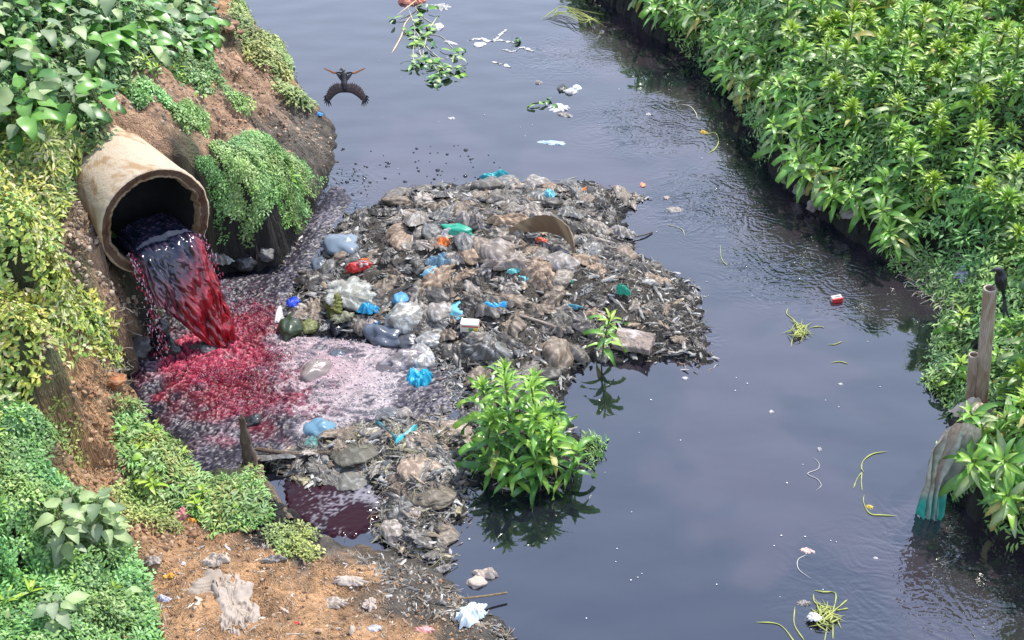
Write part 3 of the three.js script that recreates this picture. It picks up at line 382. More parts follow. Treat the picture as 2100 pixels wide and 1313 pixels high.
cover('leafy green strip along the left edge of the churned pool', ['235,850 262,815 300,880 350,915 390,960 440,1000 500,985 512,960 530,1000 560,1060 520,1090 440,1095 400,1050 330,1010 280,960 240,930'], 'lance', 1350, { mound: 0.06, tones: FRESH.concat(OLIVE), seed: 108, size: 0.75, feather: 0.3 });
cover('sparse green weeds on the soil at the foot of the left bank', ['540,1090 620,1085 660,1120 640,1150 580,1140', '60,840 120,810 160,870 120,930', '250,930 330,1010 370,1090 300,1100 200,1010'], 'fine', 480, { mound: 0.01, tones: OLIVE, seed: 109, feather: 0.6, size: 1.1 });
cover('tangle of small weeds at the foot of the right bank', ['1830,500 1880,520 1960,540 2060,520 2060,600 1990,640 1920,620 1860,580', '1930,650 1985,640 2010,760 2000,850 1935,830 1900,790', '1940,920 2000,900 2020,1000 1960,1020', '1195,905 1240,905 1225,940 1195,960'], 'lance', 1300, { mound: 0.08, tones: FRESH.concat(DARK), seed: 110, size: 0.8, feather: 0.2 });
cover('dark green undergrowth between the tall plants of the right bank', ['1240,-120 1350,40 1500,180 1560,330 1680,420 1830,510 1960,580 2000,700 2010,900 2010,1060 2140,1150 2400,1100 2500,200 2300,-200 1700,-400'], 'lance', 15000, { mound: 0.26, tones: [[0.13, 0.29, 0.06], [0.20, 0.38, 0.09], [0.09, 0.21, 0.045]], seed: 111, feather: 0.05, size: 1.1 });

{ // single weeds that stand out of the low cover
  const R = rng(880), pr = [0, 1, 2, 3].map((i) => (i < 2 ? tallPlant(885 + i, { h: 0.12, big: 10, tuft: 5, spread: 0.45, low: 0.1, mats: [GREENS.fresh, GREENS.mid, GREENS.pale] }) : broadPlant(885 + i, { h: 0.12, n: 7, size: 0.42, mats: [GREENS.pale, GREENS.fresh, GREENS.grey] }))), used = new Set();
  for (const [Z, n, label] of [['-20,880 90,850 180,1050 300,1200 320,1310 -20,1310', 26, 'small weed standing out of the green carpet at the lower left'], ['250,860 340,920 430,1000 520,1020 520,1080 440,1090 300,1010', 16, 'small weed among the leafy strip beside the churned pool'], ['0,320 110,380 120,560 230,670 180,730 0,820', 18, 'small weed standing out of the yellow green cover left of the pipe'], ['250,170 430,100 470,200 420,270', 9, 'small weed on the tan slope above the pipe']]) for (const [x, z] of scatter(zone(Z), n, R)) { const k = Math.floor(R() * 4), o = used.has(k) ? pr[k].clone() : pr[k]; used.add(k); o.name = numbered('small_weed'); scene.add(o); o.position.set(x, H(x, z), z); o.rotation.set((R() - 0.5) * 0.5, R() * 6, (R() - 0.5) * 0.5); o.scale.setScalar(0.5 + 0.5 * R()); tag(o, label, 'weed', label.replace('small weed', 'small weeds')); }
}
// tall plants of the right bank
{
  const R = rng(500), protos = [];
  for (let i = 0; i < 9; i++) protos.push(tallPlant(510 + i, { h: 0.38 + 0.06 * (i % 5), big: 25 + (i % 3) * 3, tuft: 24 + (i % 3) * 10, spread: 0.85 + 0.12 * (i % 4), mats: [[GREENS.mid, GREENS.fresh, GREENS.pale, GREENS.pale], [GREENS.mid, GREENS.deep, GREENS.fresh, GREENS.pale], [GREENS.fresh, GREENS.mid, GREENS.mid, GREENS.pale, GREENS.fresh, i === 5 ? GREENS.yellow : GREENS.mid]][i % 3], tmat: [GREENS.lime, GREENS.fresh, GREENS.lime][i % 3] }));
  for (let i = 0; i < 3; i++) protos.push(tallPlant(530 + i, { h: 0.32, big: 20, tuft: 6, spread: 1.12, low: 0.2, mats: [GREENS.mid, GREENS.fresh, GREENS.pale, i === 2 ? GREENS.yellow : GREENS.mid], tmat: GREENS.fresh }));
  const P = RIGHT.filter(() => true), pts = [], gap = [[1700, 425, 0.24], [1740, 462, 0.16], [1950, 585, 0.42], [1985, 700, 0.28], [1950, 900, 0.30], [1880, 560, 0.28], [1975, 840, 0.2], [2010, 850, 0.24], [2060, 620, 0.2]].map(([x, y, r]) => { const p = ground(x, y); return [p.x, p.z, r]; });
  let used = new Set();
  const put = (x, z, edge, name = 'waterside_plant') => { const k = edge ? 9 + Math.floor(R() * 3) : Math.floor(R() * 9); let o; const src = protos[k]; if (used.has(k)) o = src.clone(); else { o = src; used.add(k); } o.name = numbered(name); scene.add(o); o.position.set(x, H(x, z), z); o.rotation.set((R() - 0.5) * 0.35, R() * 6.28, (R() - 0.5) * 0.35); const s = (edge ? 0.95 : 1) * (0.78 + 0.45 * R()); o.scale.setScalar(s); return o; };
  for (let t = 0; t < 9000 && pts.length < 292; t++) {
    const x = lerp(0.9, 6.6, R()), z = lerp(-16.3, -5.2, R()), s = sd(P, x, z); if (s < 0.14 || (s > 0.4 && R() < 0.35)) continue;
    const [px, py] = project(x, H(x, z) + 0.2, z); if (px > 2170 || py < -150 || py > 1380) continue;
    if (pts.some(([a, b]) => (a - x) ** 2 + (b - z) ** 2 < 0.195 * 0.195) || gap.some(([a, b, r]) => (a - x) ** 2 + (b - z) ** 2 < r * r)) continue;
    pts.push([x, z]); const o = put(x, z, s < 0.34); tag(o, s < 0.34 ? 'low leafy plant at the water edge of the right bank' : 'tall green leafy plant in the thicket on the right bank', 'plant', s < 0.34 ? 'plants along the water edge of the right bank' : 'tall plants of the right bank thicket');
  }
  // a fringe leaning out over the water
  const fr = []; for (let t = 0; t < 12000 && fr.length < 95; t++) {
    const x = lerp(0.6, 5.5, R()), z = lerp(-16.3, -5.0, R()), s = sd(P, x, z); if (s < 0.05 || s > 0.24) continue; const [px, py] = project(x, 0.2, z); if (px > 2130 || py < -130 || py > 1330 || (px > 1820 && py > 500 && py < 930) || (px > 1610 && px < 1790 && py > 380 && py < 500 && R() < 0.7)) continue;
    if (fr.some(([a, b]) => (a - x) ** 2 + (b - z) ** 2 < 0.15 * 0.15)) continue; fr.push([x, z]);
    const o = put(x, z, true), e = 0.05, gx = sd(P, x - e, z) - sd(P, x + e, z), gz = sd(P, x, z - e) - sd(P, x, z + e), gl = Math.hypot(gx, gz) || 1, a = 0.5 + 0.5 * R();
    o.position.y += 0.05; o.quaternion.copy(new THREE.Quaternion().setFromUnitVectors(new THREE.Vector3(0, 1, 0), new THREE.Vector3(gx / gl * a, 1, gz / gl * a).normalize()).multiply(eul(0, R() * 6.28, 0))); o.scale.multiplyScalar(1.05);
    tag(o, 'broad bladed plant leaning out over the water from the right bank edge', 'plant', 'plants leaning over the water from the right bank');
  }
  // the thicket goes on beyond the frame
  const whole = []; for (let i = 0; i < 3; i++) { const gs = []; protos[i * 2].updateMatrixWorld(true); const inv = protos[i * 2].matrixWorld.clone().invert(); protos[i * 2].traverse((m) => { if (m.isMesh && m.geometry.attributes.color) gs.push(bare(tint(m.geometry.clone(), m.material.color.toArray())).applyMatrix4(inv.clone().multiply(m.matrixWorld))); }); whole.push(mergeGeometries(gs)); }
  const far = [[], [], []]; for (let i = 0; i < 1500; i++) { const x = lerp(0.5, 13, R()), z = lerp(-30, -4.5, R()); if (sd(P, x, z) < 0.1) continue; const [px, py, w] = project(x, H(x, z) + 0.3, z); if (w > 0 && px < 2200 && py > -200 && py < 1400) continue; if (px < 1000 && w > 0) continue; far[i % 3].push({ m: mtx(new THREE.Vector3(x, H(x, z), z), eul(0, R() * 6.28, 0), 0.9 + 0.5 * R()) }); }
  const g = thing('thicket', 'leafy green thicket going on beyond the right bank plants', 'thicket'); g.userData.kind = 'stuff';
  far.forEach((l, i) => instanced('plants', whole[i], leafMat(1, 1, 1), l, g));

  // plants on the mud clump in the river
  const clump = [[1000, 905, 0.50], [1050, 895, 0.56], [1110, 900, 0.54], [995, 945, 0.42], [1050, 945, 0.64], [1105, 950, 0.62], [1145, 930, 0.42], [1030, 970, 0.46], [1085, 980, 0.52], [1130, 965, 0.42], [1060, 1000, 0.26], [1110, 1005, 0.26], [1165, 985, 0.24], [1005, 985, 0.24]];
  const wh = ['at the back left of the river clump', 'at the top middle of the river clump', 'at the back right of the river clump', 'on the left flank of the river clump', 'left of the middle of the river clump', 'right of the middle of the river clump', 'on the right flank of the river clump', 'low on the left of the river clump', 'in the low middle of the river clump', 'low on the right of the river clump', 'drooping over the front water edge, left', 'drooping over the front water edge, middle', 'drooping over the front water edge at right', 'drooping over the bag side of the clump'];
  clump.forEach(([px, py, h], i) => { const o = tallPlant(600 + i, { h, big: h < 0.3 ? 14 : 18, tuft: h < 0.3 ? 4 : 18, low: 0.15, spread: 0.95, mats: [GREENS.fresh, GREENS.mid, GREENS.mid, GREENS.deep], tmat: GREENS.fresh }); const p = ground(px, py); o.position.copy(p); o.rotation.y = R() * 6; o.name = numbered('waterside_plant'); scene.add(o); tag(o, (h < 0.3 ? 'short bright green leafy plant ' : 'tall bright green leafy plant ') + wh[i], 'plant', 'plants on the river clump'); });
  const lone = tallPlant(640, { h: 0.42, big: 13, tuft: 7, spread: 0.95, low: 0.25, mats: [GREENS.fresh, GREENS.mid, GREENS.fresh] }); lone.position.copy(ground(1232, 738)); lone.name = numbered('waterside_plant'); scene.add(lone); tag(lone, 'lone slender green plant beside the pale foam slab on the heap', 'plant');
  [[1945, 800, 'small leafy plant over the water left of the short bamboo post'], [1960, 690, 'leafy plant at the water edge left of the tall bamboo post'], [1990, 960, 'round leaved young plant beside the hanging green cloth']].forEach(([px, py, label], i) => { const o = tallPlant(650 + i, { h: 0.24, big: 15, tuft: 7, spread: 0.75, low: 0.2, mats: [GREENS.fresh, GREENS.mid, GREENS.pale] }); o.position.copy(ground(px, py)); o.name = numbered('waterside_plant'); scene.add(o); tag(o, label, 'plant'); });
}
// broad leaved plants of the upper left, and the pale ones at the lower left
{
  const R = rng(700), protos = []; for (let i = 0; i < 8; i++) protos.push(broadPlant(710 + i, { h: 0.26 + 0.03 * (i % 3), n: 11, mats: [[GREENS.mid, GREENS.grey, GREENS.deep], [GREENS.grey, GREENS.mid, GREENS.pale], [GREENS.mid, GREENS.grey, GREENS.pale]][i % 3] }));
  const A = zone('-120,-90 150,-90 330,-60 425,0 430,90 400,140 310,150 240,160 215,250 205,330 120,350 60,300 0,290 -120,300'), pts = []; const used = new Set();
  for (let t = 0; t < 6000 && pts.length < 178; t++) { const [[x, z] = [NaN]] = scatter(A, 1, R); if (!(x < 99) || pts.some(([a, b]) => (a - x) ** 2 + (b - z) ** 2 < 0.15 * 0.15)) continue; pts.push([x, z]); const k = Math.floor(R() * 8); const o = used.has(k) ? protos[k].clone() : protos[k]; used.add(k); o.name = numbered('broad_leaved_plant'); scene.add(o); o.position.set(x, H(x, z) + 0.02, z); o.rotation.set(0.25 * (R() - 0.2), R() * 6.28, 0.2 * (R() - 0.5)); o.scale.setScalar(0.66 + 0.36 * R()); tag(o, 'broad leaved green plant on the upper left bank behind the pipe', 'plant', 'broad leaved plants of the upper left bank'); }
  const pale = [GREENS.pale, leafMat(0.30, 0.38, 0.22, 0.6), GREENS.pale, GREENS.grey];
  [[150, 1160, 0.42, 26, 'pale broad leaved plant, the left one of the pair on the lower left bank'], [225, 1130, 0.40, 28, 'pale broad leaved plant, the right one of the pair on the lower left bank'], [130, 1300, 0.26, 14, 'small pale broad leaved plant at the bottom left corner'], [165, 1085, 0.3, 16, 'pale broad leaved plant standing behind the pair at the lower left']].forEach(([px, py, h, n, label], i) => { const o = broadPlant(740 + i, { h, n, mats: pale, size: 0.58, up: 0.25 }); o.position.copy(ground(px, py)); o.name = numbered('broad_leaved_plant'); scene.add(o); tag(o, label, 'plant'); });
  const fern = tallPlant(760, { h: 0.2, big: 12, tuft: 0, spread: 0.8, low: 0.3, mats: [GREENS.mid, GREENS.fresh] }); fern.position.copy(ground(605, 395)); fern.name = numbered('waterside_plant'); scene.add(fern); tag(fern, 'glossy long leaved plant on the bank corner right of the creeper', 'plant');
}
// ------------------------------------------------------------------ bags, wrappers and litter
function bagGeo(seed, { squash = 0.55, fold = 0.2, fine = 0.1, pinch = 0.5, nx = 34, ny = 22 } = {}) { // a stuffed, creased bag drawn together at one end (+x)
  const g = new THREE.SphereGeometry(1, nx, ny), p = g.attributes.position, o = seed * 7.3;
  for (let i = 0; i < p.count; i++) {
    let x = p.getX(i), y = p.getY(i), z = p.getZ(i);
    const th = Math.atan2(y, z), pin = sstep(-0.1, 1, x), back = sstep(-0.3, -1, x) * 0.5, ct = Math.cos(th), st = Math.sin(th);
    const folds = ridge3(ct * 2.1 + o, st * 2.1, x * 0.55, 2), rd = 1 + fold * n3(x * 0.9 + o, y * 0.9, z * 0.9) + (0.05 + 0.24 * pin + 0.2 * back) * folds + fine * 0.35 * ridge3(x * 2.2 + o, y * 2.2, z * 2.2, 2);
    const k = 1 - pinch * pin * pin; y *= rd * k; z *= rd * k; x *= 1 + fold * 0.6 * n3(x + o, y, z) + 0.3 * pin * pinch;
    y *= squash; if (y < -0.28) y = -0.28 + (y + 0.28) * 0.25; p.setXYZ(i, x, y, z);
  }
  const q = mergeVertices(bareUV(g), 1e-4); q.computeVertexNormals(); return q;
}
function bareUV(g) { const p = g.attributes.position, uv = new Float32Array(p.count * 2); for (let i = 0; i < p.count; i++) { uv[i * 2] = p.getX(i) * 0.45 + p.getY(i) * 0.2; uv[i * 2 + 1] = p.getZ(i) * 0.45 + p.getY(i) * 0.3; } const o = new THREE.BufferGeometry(); o.setAttribute('position', p); o.setAttribute('uv', new THREE.BufferAttribute(uv, 2)); o.setIndex(g.index); return o; }
function sheetGeo(seed, { n = 28, hgt = 0.32, dir = 0, aspect = 1, freq = 2.2, edge = 0.35, thick = 0.02 } = {}) { // a crumpled film lying in folds, with an under side
  const P = [], U = [], I = [], o = seed * 5.1, cd = Math.cos(dir), sd_ = Math.sin(dir);
  for (let side = 0; side < 2; side++) for (let j = 0; j <= n; j++) for (let i = 0; i <= n; i++) {
    const u = i / n * 2 - 1, v = j / n * 2 - 1, a = Math.atan2(v, u), m = Math.max(Math.abs(u), Math.abs(v)), rr = m * (0.80 + 0.20 * n2(Math.cos(a) * 1.7 + o, Math.sin(a) * 1.7) + 0.07 * n2(Math.cos(a) * 5 + o, Math.sin(a) * 5)), x = Math.cos(a) * rr * 1.05, z = Math.sin(a) * rr * 1.05 * aspect;
    const s = x * cd + z * sd_, t = -x * sd_ + z * cd, w = t + 0.35 * n2(s * 0.9 + o, t * 0.9);
    let y = hgt * (0.55 + 0.45 * n2(x * 0.9 + o, z * 0.9 + 3)) * (1 - Math.pow(m, 3) * edge) + hgt * 0.46 * ridge(s * 0.55 + o, w * freq, 2) + hgt * 0.16 * ridge(s * 1.3 + o + 5, w * freq * 2.6, 2) + hgt * 0.10 * n2b(s * 3 + o, w * 3);
    y = lerp(y, -0.04, Math.pow(m, 6) * 0.8); P.push(x, y - side * thick, z); U.push(x * 0.5, z * 0.5);
  }
  const N = (n + 1) * (n + 1); for (let j = 0; j < n; j++) for (let i = 0; i < n; i++) { const a = j * (n + 1) + i; I.push(a, a + n + 1, a + 1, a + 1, a + n + 1, a + n + 2); I.push(N + a, N + a + 1, N + a + n + 1, N + a + 1, N + a + n + 2, N + a + n + 1); }
  for (let i = 0; i < n; i++) { for (const [a, b] of [[i, i + 1], [(i + 1) * (n + 1) + n, i * (n + 1) + n].reverse(), [n * (n + 1) + i + 1, n * (n + 1) + i], [(i + 1) * (n + 1), i * (n + 1)]]) I.push(a, b, N + a, b, N + b, N + a); }
  const g = new THREE.BufferGeometry(); g.setAttribute('position', new THREE.Float32BufferAttribute(P, 3)); g.setAttribute('uv', new THREE.Float32BufferAttribute(U, 2)); g.setIndex(I); g.computeVertexNormals(); return g;
}
const plastic = (r, g, b, rough = 0.6, extra = {}) => new THREE.MeshPhysicalMaterial({ color: C(r, g, b), map: grimeTex, roughness: rough, bumpMap: grainTex, bumpScale: 0.0015, side: THREE.DoubleSide, ...extra });
const clean = (r, g, b, rough = 0.35) => new THREE.MeshPhysicalMaterial({ color: C(r, g, b), roughness: rough, bumpMap: grainTex, bumpScale: 0.001, side: THREE.DoubleSide });
const BAGS = [0, 1, 2, 3, 4, 5, 6, 7].map((i) => bagGeo(20 + i, { squash: 0.5 + 0.1 * (i % 3), fold: 0.22 + 0.05 * (i % 2), fine: 0.13 + 0.03 * (i % 3), pinch: 0.3 + 0.12 * (i % 4) })), FILMS = [0, 1, 2, 3, 4, 5, 6, 7, 8].map((i) => sheetGeo(40 + i, { dir: i * 0.7, hgt: 0.46 + 0.1 * (i % 3), aspect: 0.5 + 0.15 * (i % 3), freq: 1.5 + 0.6 * (i % 3) }));
const GREY = [plastic(0.33, 0.305, 0.27), plastic(0.22, 0.205, 0.18), plastic(0.38, 0.335, 0.28), plastic(0.46, 0.415, 0.365), plastic(0.12, 0.11, 0.095, 0.4), plastic(0.22, 0.22, 0.21, 0.4), plastic(0.40, 0.295, 0.205), plastic(0.30, 0.24, 0.18)];
const gm = (px, py) => mpp(ground(px, py));
// one bag or film at a surveyed spot: w and d are its spans in pixels of the photograph
function litter(name, label, category, px, py, w, d, geo, mat, { turn = 0, hgt, lift = 0, tilt = 0, group } = {}) {
  const p = ground(px, py), k = mpp(p), m = M(name, geo, mat); m.position.copy(p); m.position.y += lift; const up = /bag|film|folds|sheet/.test(name + label) && w > 26 ? 1.18 : 1.05, sx = up * w * k / 2, sz = up * d * k / 2 / 0.62; m.scale.set(sx, hgt ?? (sx + sz) * 0.5, sz); m.quaternion.copy(eul(tilt, turn, 0)); return tag(m, label, category, group);
}
{ // the grey bags that make the heap: each its own thing
  const R = rng(900), spots = [], skip = [[1110, 480, 0.25], [715, 600, 0.26], [1298, 695, 0.24], [735, 562, 0.14]].map(([x, y, r]) => { const p = ground(x, y); return [p.x, p.z, r]; });
  const inner = HEAP, clumpC = ground(1080, 900), lowC = ground(1390, 640);
  let tries = 0; const protoUsed = new Map();
  while (spots.length < 268 && tries++ < 20000) {
    const south = R() < 0.17, [[x, z, s] = [9e9]] = scatter(south ? SOUTH : inner, 1, R); if (x > 99 || s < 0.06) continue;
    if (Math.hypot(x - clumpC.x, z - clumpC.z) < 0.42) continue; const low = Math.hypot((x - lowC.x), (z - lowC.z) * 0.8) < 0.5; if (low && R() < 0.6) continue;
    const sz = lerp(0.065, 0.165, Math.pow(R(), 1.5)) * (low ? 0.6 : 1) * (south ? 0.9 : 1); if (spots.some(([a, b, r]) => Math.hypot(a - x, b - z) < (r + sz) * 0.52) || skip.some(([a, b, r]) => Math.hypot(a - x, b - z) < r)) continue;
    spots.push([x, z, sz]);
    const film = south || R() < 0.86, gi = Math.floor(R() * 8), geo = film ? FILMS[gi] : BAGS[gi], far = sstep(-6.5, -9, z), edgeK = south ? 0.5 : sstep(0.75, 0.15, s), m = R() < edgeK * 0.75 ? pick(R, [GREY[1], GREY[4], GREY[5], GREY[4], GREY[7]]) : GREY[Math.floor(R() * 8) % 8], o = M('plastic_bag', geo, m);
    const e = 0.08, gx = (H(x + e, z) - H(x - e, z)) / (2 * e), gz = (H(x, z + e) - H(x, z - e)) / (2 * e), q = new THREE.Quaternion().setFromUnitVectors(new THREE.Vector3(0, 1, 0), new THREE.Vector3(-gx, 1.2, -gz).normalize());
    o.position.set(x, Math.max(0, H(x, z)) + (film ? 0.0 : sz * 0.18), z); o.quaternion.copy(q.multiply(eul((R() - 0.5) * 0.5, R() * 6.28, (R() - 0.5) * 0.5))); o.scale.set(sz * (film ? 1.3 + 0.4 * R() : 1.05), sz * (south ? 0.35 : film ? 0.5 + 0.45 * R() : 0.7), sz * (film ? 1.25 : 0.72));
    tag(o, south ? 'mud caked plastic bag flattened in the litter below the pool' : 'crumpled mud grey plastic bag on the rubbish heap in the river', 'plastic bag', south ? 'muddy bags in the litter below the pool' : 'grey bags of the rubbish heap');
  }
}
{ // small wet scraps and strings nobody could count
  const R = rng(950), scrap = [0, 1, 2, 3].map((i) => sheetGeo(80 + i, { n: 8, hgt: 0.5, dir: 0, aspect: 0.3 + 0.12 * (i % 3), freq: 2.2, thick: 0.05 })), lists = scrap.map(() => []), strings = [];
  const tones = [[0.25, 0.235, 0.21], [0.15, 0.14, 0.125], [0.06, 0.055, 0.049], [0.36, 0.345, 0.315], [0.22, 0.165, 0.11], [0.13, 0.13, 0.12], [0.03, 0.027, 0.024], [0.10, 0.085, 0.07]];
  const put = (x, z, s, ts, drop = 0) => { const t = pick(R, ts), v = 0.7 + 0.6 * R(); lists[Math.floor(R() * 4)].push({ m: mtx(new THREE.Vector3(x, Math.max(0.002, H(x, z)) - drop, z), eul((R() - 0.5) * 0.9, R() * 6.28, (R() - 0.5) * 0.9), new THREE.Vector3(s * (1.2 + 0.9 * R()), s * (0.4 + 0.4 * R()), s * (0.6 + 0.6 * R()))), c: C(t[0] * v, t[1] * v, t[2] * v) }); };
  for (const [x, z] of scatter(HEAP, 3600, R, 0.05)) put(x, z, lerp(0.014, 0.06, Math.pow(R(), 2)), tones);
  for (const [x, z] of scatter(SOUTH, 1500, R, 0.04)) put(x, z, lerp(0.018, 0.06, Math.pow(R(), 2)), tones.concat([[0.27, 0.24, 0.14]]));
  for (const Z of ['1290,560 1360,545 1430,580 1450,640 1452,700 1475,750 1430,775 1360,745 1300,745', '1260,385 1330,408 1280,425', '560,560 620,480 680,440 700,520 640,600 590,650', '880,720 960,760 950,860 880,780', '930,1215 1040,1290 1060,1330 860,1280 700,1160 800,1150', '600,880 720,860 860,850 900,800 930,860 640,930', '760,880 960,860 1000,980 930,1170 800,1140']) for (const [x, z] of scatter(toXZ(poly(Z)), 420, R)) put(x, z, lerp(0.008, 0.04, R() * R()), tones);
  for (const [x, z] of scatter(zone('300,1120 420,1070 540,1100 640,1150 800,1160 930,1215 1040,1290 1060,1380 300,1380'), 520, R)) put(x, z, lerp(0.006, 0.045, R() * R() * R()), [[0.5, 0.43, 0.36], [0.44, 0.36, 0.28], [0.36, 0.27, 0.19], [0.3, 0.2, 0.12], [0.46, 0.44, 0.42]]);
  const g = thing('wet_scraps', 'small wet grey scraps of film matted over the rubbish heap', 'litter'); g.userData.kind = 'stuff';
  const sm = new THREE.MeshPhysicalMaterial({ roughness: 0.4, side: THREE.DoubleSide }); lists.forEach((l, i) => instanced('scraps', scrap[i], sm, l, g));
  const sg = [0, 1, 2].map((i) => tube([[-1, 0, 0], [-0.5, 0.12, 0.2 - i * 0.2], [0, 0.05, -0.15], [0.5, 0.15, 0.1 + i * 0.1], [1, 0, -0.1]], 0.018, 8, 4));
  const ll = sg.map(() => []); const str = (P, n, ts, a, b) => { for (const [x, z] of scatter(P, n, R)) { const t = pick(R, ts), s = lerp(a, b, R()); ll[Math.floor(R() * 3)].push({ m: mtx(new THREE.Vector3(x, Math.max(0.003, H(x, z)) + 0.006, z), eul((R() - 0.5) * 0.3, R() * 6.28, (R() - 0.5) * 0.5), s), c: C(...t) }); } };
  str(HEAP, 1500, tones, 0.03, 0.11); str(SOUTH, 900, tones.concat([[0.3, 0.27, 0.12]]), 0.03, 0.12);
  const SOIL = zone('280,1110 420,1050 540,1085 640,1140 800,1150 930,1210 1040,1290 1060,1400 300,1400'); str(SOIL, 420, [[0.36, 0.26, 0.16], [0.42, 0.34, 0.24], [0.16, 0.10, 0.06], [0.5, 0.42, 0.32]], 0.02, 0.07);
  str(zone('1830,510 1960,530 2040,560 2030,640 1930,630 1860,590'), 260, [[0.4, 0.35, 0.27], [0.2, 0.17, 0.13], [0.5, 0.46, 0.4]], 0.04, 0.14);
  str(zone('200,560 300,560 330,680 270,760 200,860 190,720'), 130, [[0.2, 0.16, 0.11], [0.08, 0.06, 0.05], [0.4, 0.35, 0.28]], 0.04, 0.13);
  str(zone('80,830 230,800 260,960 330,1050 240,1060 120,960'), 420, [[0.4, 0.29, 0.18], [0.2, 0.13, 0.08], [0.5, 0.42, 0.3]], 0.015, 0.05);
  const g2 = thing('dead_stems', 'thin dead stems and strings strewn over the heap and the soil', 'litter'); g2.userData.kind = 'stuff'; ll.forEach((l, i) => instanced('strings', sg[i], new THREE.MeshStandardMaterial({ roughness: 0.75 }), l, g2));
  const clod = new THREE.DodecahedronGeometry(1, 1), cp = clod.attributes.position; for (let i = 0; i < cp.count; i++) { const k = 1 + 0.3 * n3(cp.getX(i) * 1.3, cp.getY(i) * 1.3, cp.getZ(i) * 1.3); cp.setXYZ(i, cp.getX(i) * k, cp.getY(i) * k * 0.7, cp.getZ(i) * k); } const cg = mergeVertices(bare(clod)); cg.computeVertexNormals();
  const cl = []; const clods = (P, n, ts, mx) => { for (const [x, z] of scatter(P, n, R)) { const t = pick(R, ts), s = lerp(0.004, mx, Math.pow(R(), 3)), v = 0.7 + 0.6 * R(); cl.push({ m: mtx(new THREE.Vector3(x, H(x, z), z), eul(R() * 3, R() * 6, R() * 3), s), c: C(t[0] * v, t[1] * v, t[2] * v) }); } };
  const so = [[0.30, 0.17, 0.085], [0.25, 0.14, 0.075], [0.34, 0.22, 0.13], [0.16, 0.095, 0.055]], gr = [[0.3, 0.22, 0.15], [0.22, 0.165, 0.12], [0.38, 0.30, 0.22], [0.14, 0.11, 0.08]];
  clods(SOIL, 1500, so.concat([[0.40, 0.32, 0.24]]), 0.013); clods(zone('430,0 480,0 560,120 640,230 685,290 670,370 640,300 520,280 420,300 330,260 240,200 300,150 430,210 420,120'), 2600, gr.concat([[0.34, 0.2, 0.12]]), 0.020); clods(zone('110,470 200,420 230,560 290,600 280,700 230,720 160,620'), 700, gr, 0.024); clods(zone('80,830 230,760 280,800 260,960 330,1050 420,1090 300,1150 180,1050'), 1500, so, 0.024);
  const cm = new THREE.MeshStandardMaterial({ roughness: 0.95 }); tag(instanced('soil_clods', cg, cm, cl), 'loose clods and grit on the bare brown soil of the left bank', 'soil');
}
// ------------------------------------------------------------------ things on the heap that can be told apart
const TEAL = clean(0.02, 0.27, 0.30), AQUA = clean(0.16, 0.50, 0.58), CYAN = clean(0.015, 0.33, 0.50), BLUE = clean(0.05, 0.26, 0.55), NAVY = clean(0.03, 0.06, 0.40), GREEN = clean(0.02, 0.28, 0.17), RED = clean(0.55, 0.035, 0.03), ORANGE = clean(0.62, 0.17, 0.035), WHITE = clean(0.46, 0.445, 0.43, 0.6), PALE = plastic(0.42, 0.395, 0.37), SLATE = clean(0.085, 0.10, 0.125, 0.22), BLACK = clean(0.012, 0.012, 0.016, 0.25), PINK = clean(0.62, 0.25, 0.24), TAN = plastic(0.50, 0.37, 0.25), STEEL = clean(0.11, 0.22, 0.30, 0.3), MOSS = plastic(0.22, 0.25, 0.08), LILAC = clean(0.36, 0.33, 0.44, 0.5), CREAM = clean(0.42, 0.35, 0.285, 0.8);
const B = (i, label, px, py, w, d, mat, o) => litter('plastic_bag', label, 'plastic bag', px, py, w, d, BAGS[i % 8], mat, o);
const F = (i, label, px, py, w, d, mat, o = {}) => litter(o.name ?? 'plastic_film', label, o.cat ?? 'plastic film', px, py, w, d, FILMS[i % 9], mat, o);
F(0, 'teal plastic film caught on a short stick at the top of the heap', 1015, 372, 62, 30, TEAL, { lift: 0.05, hgt: 0.14, turn: 0.3 });
F(3, 'orange peel coloured wrapper near the top right of the heap', 1195, 392, 46, 22, ORANGE, { turn: 0.7 });
F(1, 'small orange scrap at the right end of the heap top', 1222, 410, 30, 14, ORANGE, { turn: 0.2 });
F(2, 'pale turquoise scrap near the top edge of the heap', 1125, 402, 32, 22, AQUA, { turn: 1 });
F(5, 'pale cloth-like film with cream folds at the top of the heap', 1050, 388, 66, 30, CREAM, { hgt: 0.12 });
B(2, 'rounded cream bag lying on the top right part of the heap', 1100, 381, 52, 26, PALE, {});
F(4, 'long tan folded sheet lying across the middle of the heap', 1050, 464, 115, 34, TAN, { turn: -0.12, hgt: 0.14, lift: 0.03 });
F(6, 'white and pink wrapper on the left of the heap', 920, 482, 44, 34, WHITE, { turn: 0.9, hgt: 0.14, name: 'food_wrapper', cat: 'wrapper' });
F(8, 'orange red wrapper below the white and pink one', 905, 503, 40, 22, ORANGE, { turn: 0.4, hgt: 0.10, name: 'food_wrapper', cat: 'wrapper' });
B(1, 'dark green bag beside the white and pink wrapper', 938, 474, 32, 34, GREEN, { turn: 1.2, hgt: 0.09 });
F(7, 'small orange red piece under the curved tub rim', 1108, 495, 28, 16, clean(0.7, 0.13, 0.05), { hgt: 0.05 });
F(1, 'broad grey brown bag in long folds in the centre of the heap', 1050, 545, 130, 40, plastic(0.40, 0.34, 0.29), { hgt: 0.17, turn: -0.15 });
B(3, 'peaked grey bag in the centre of the heap above the long folds', 1020, 515, 66, 44, plastic(0.36, 0.31, 0.27), { hgt: 0.17, turn: 0.4 });
F(3, 'large upright creased grey bag left of the heap centre', 935, 530, 46, 60, plastic(0.46, 0.42, 0.37), { hgt: 0.20, turn: 1.3 });
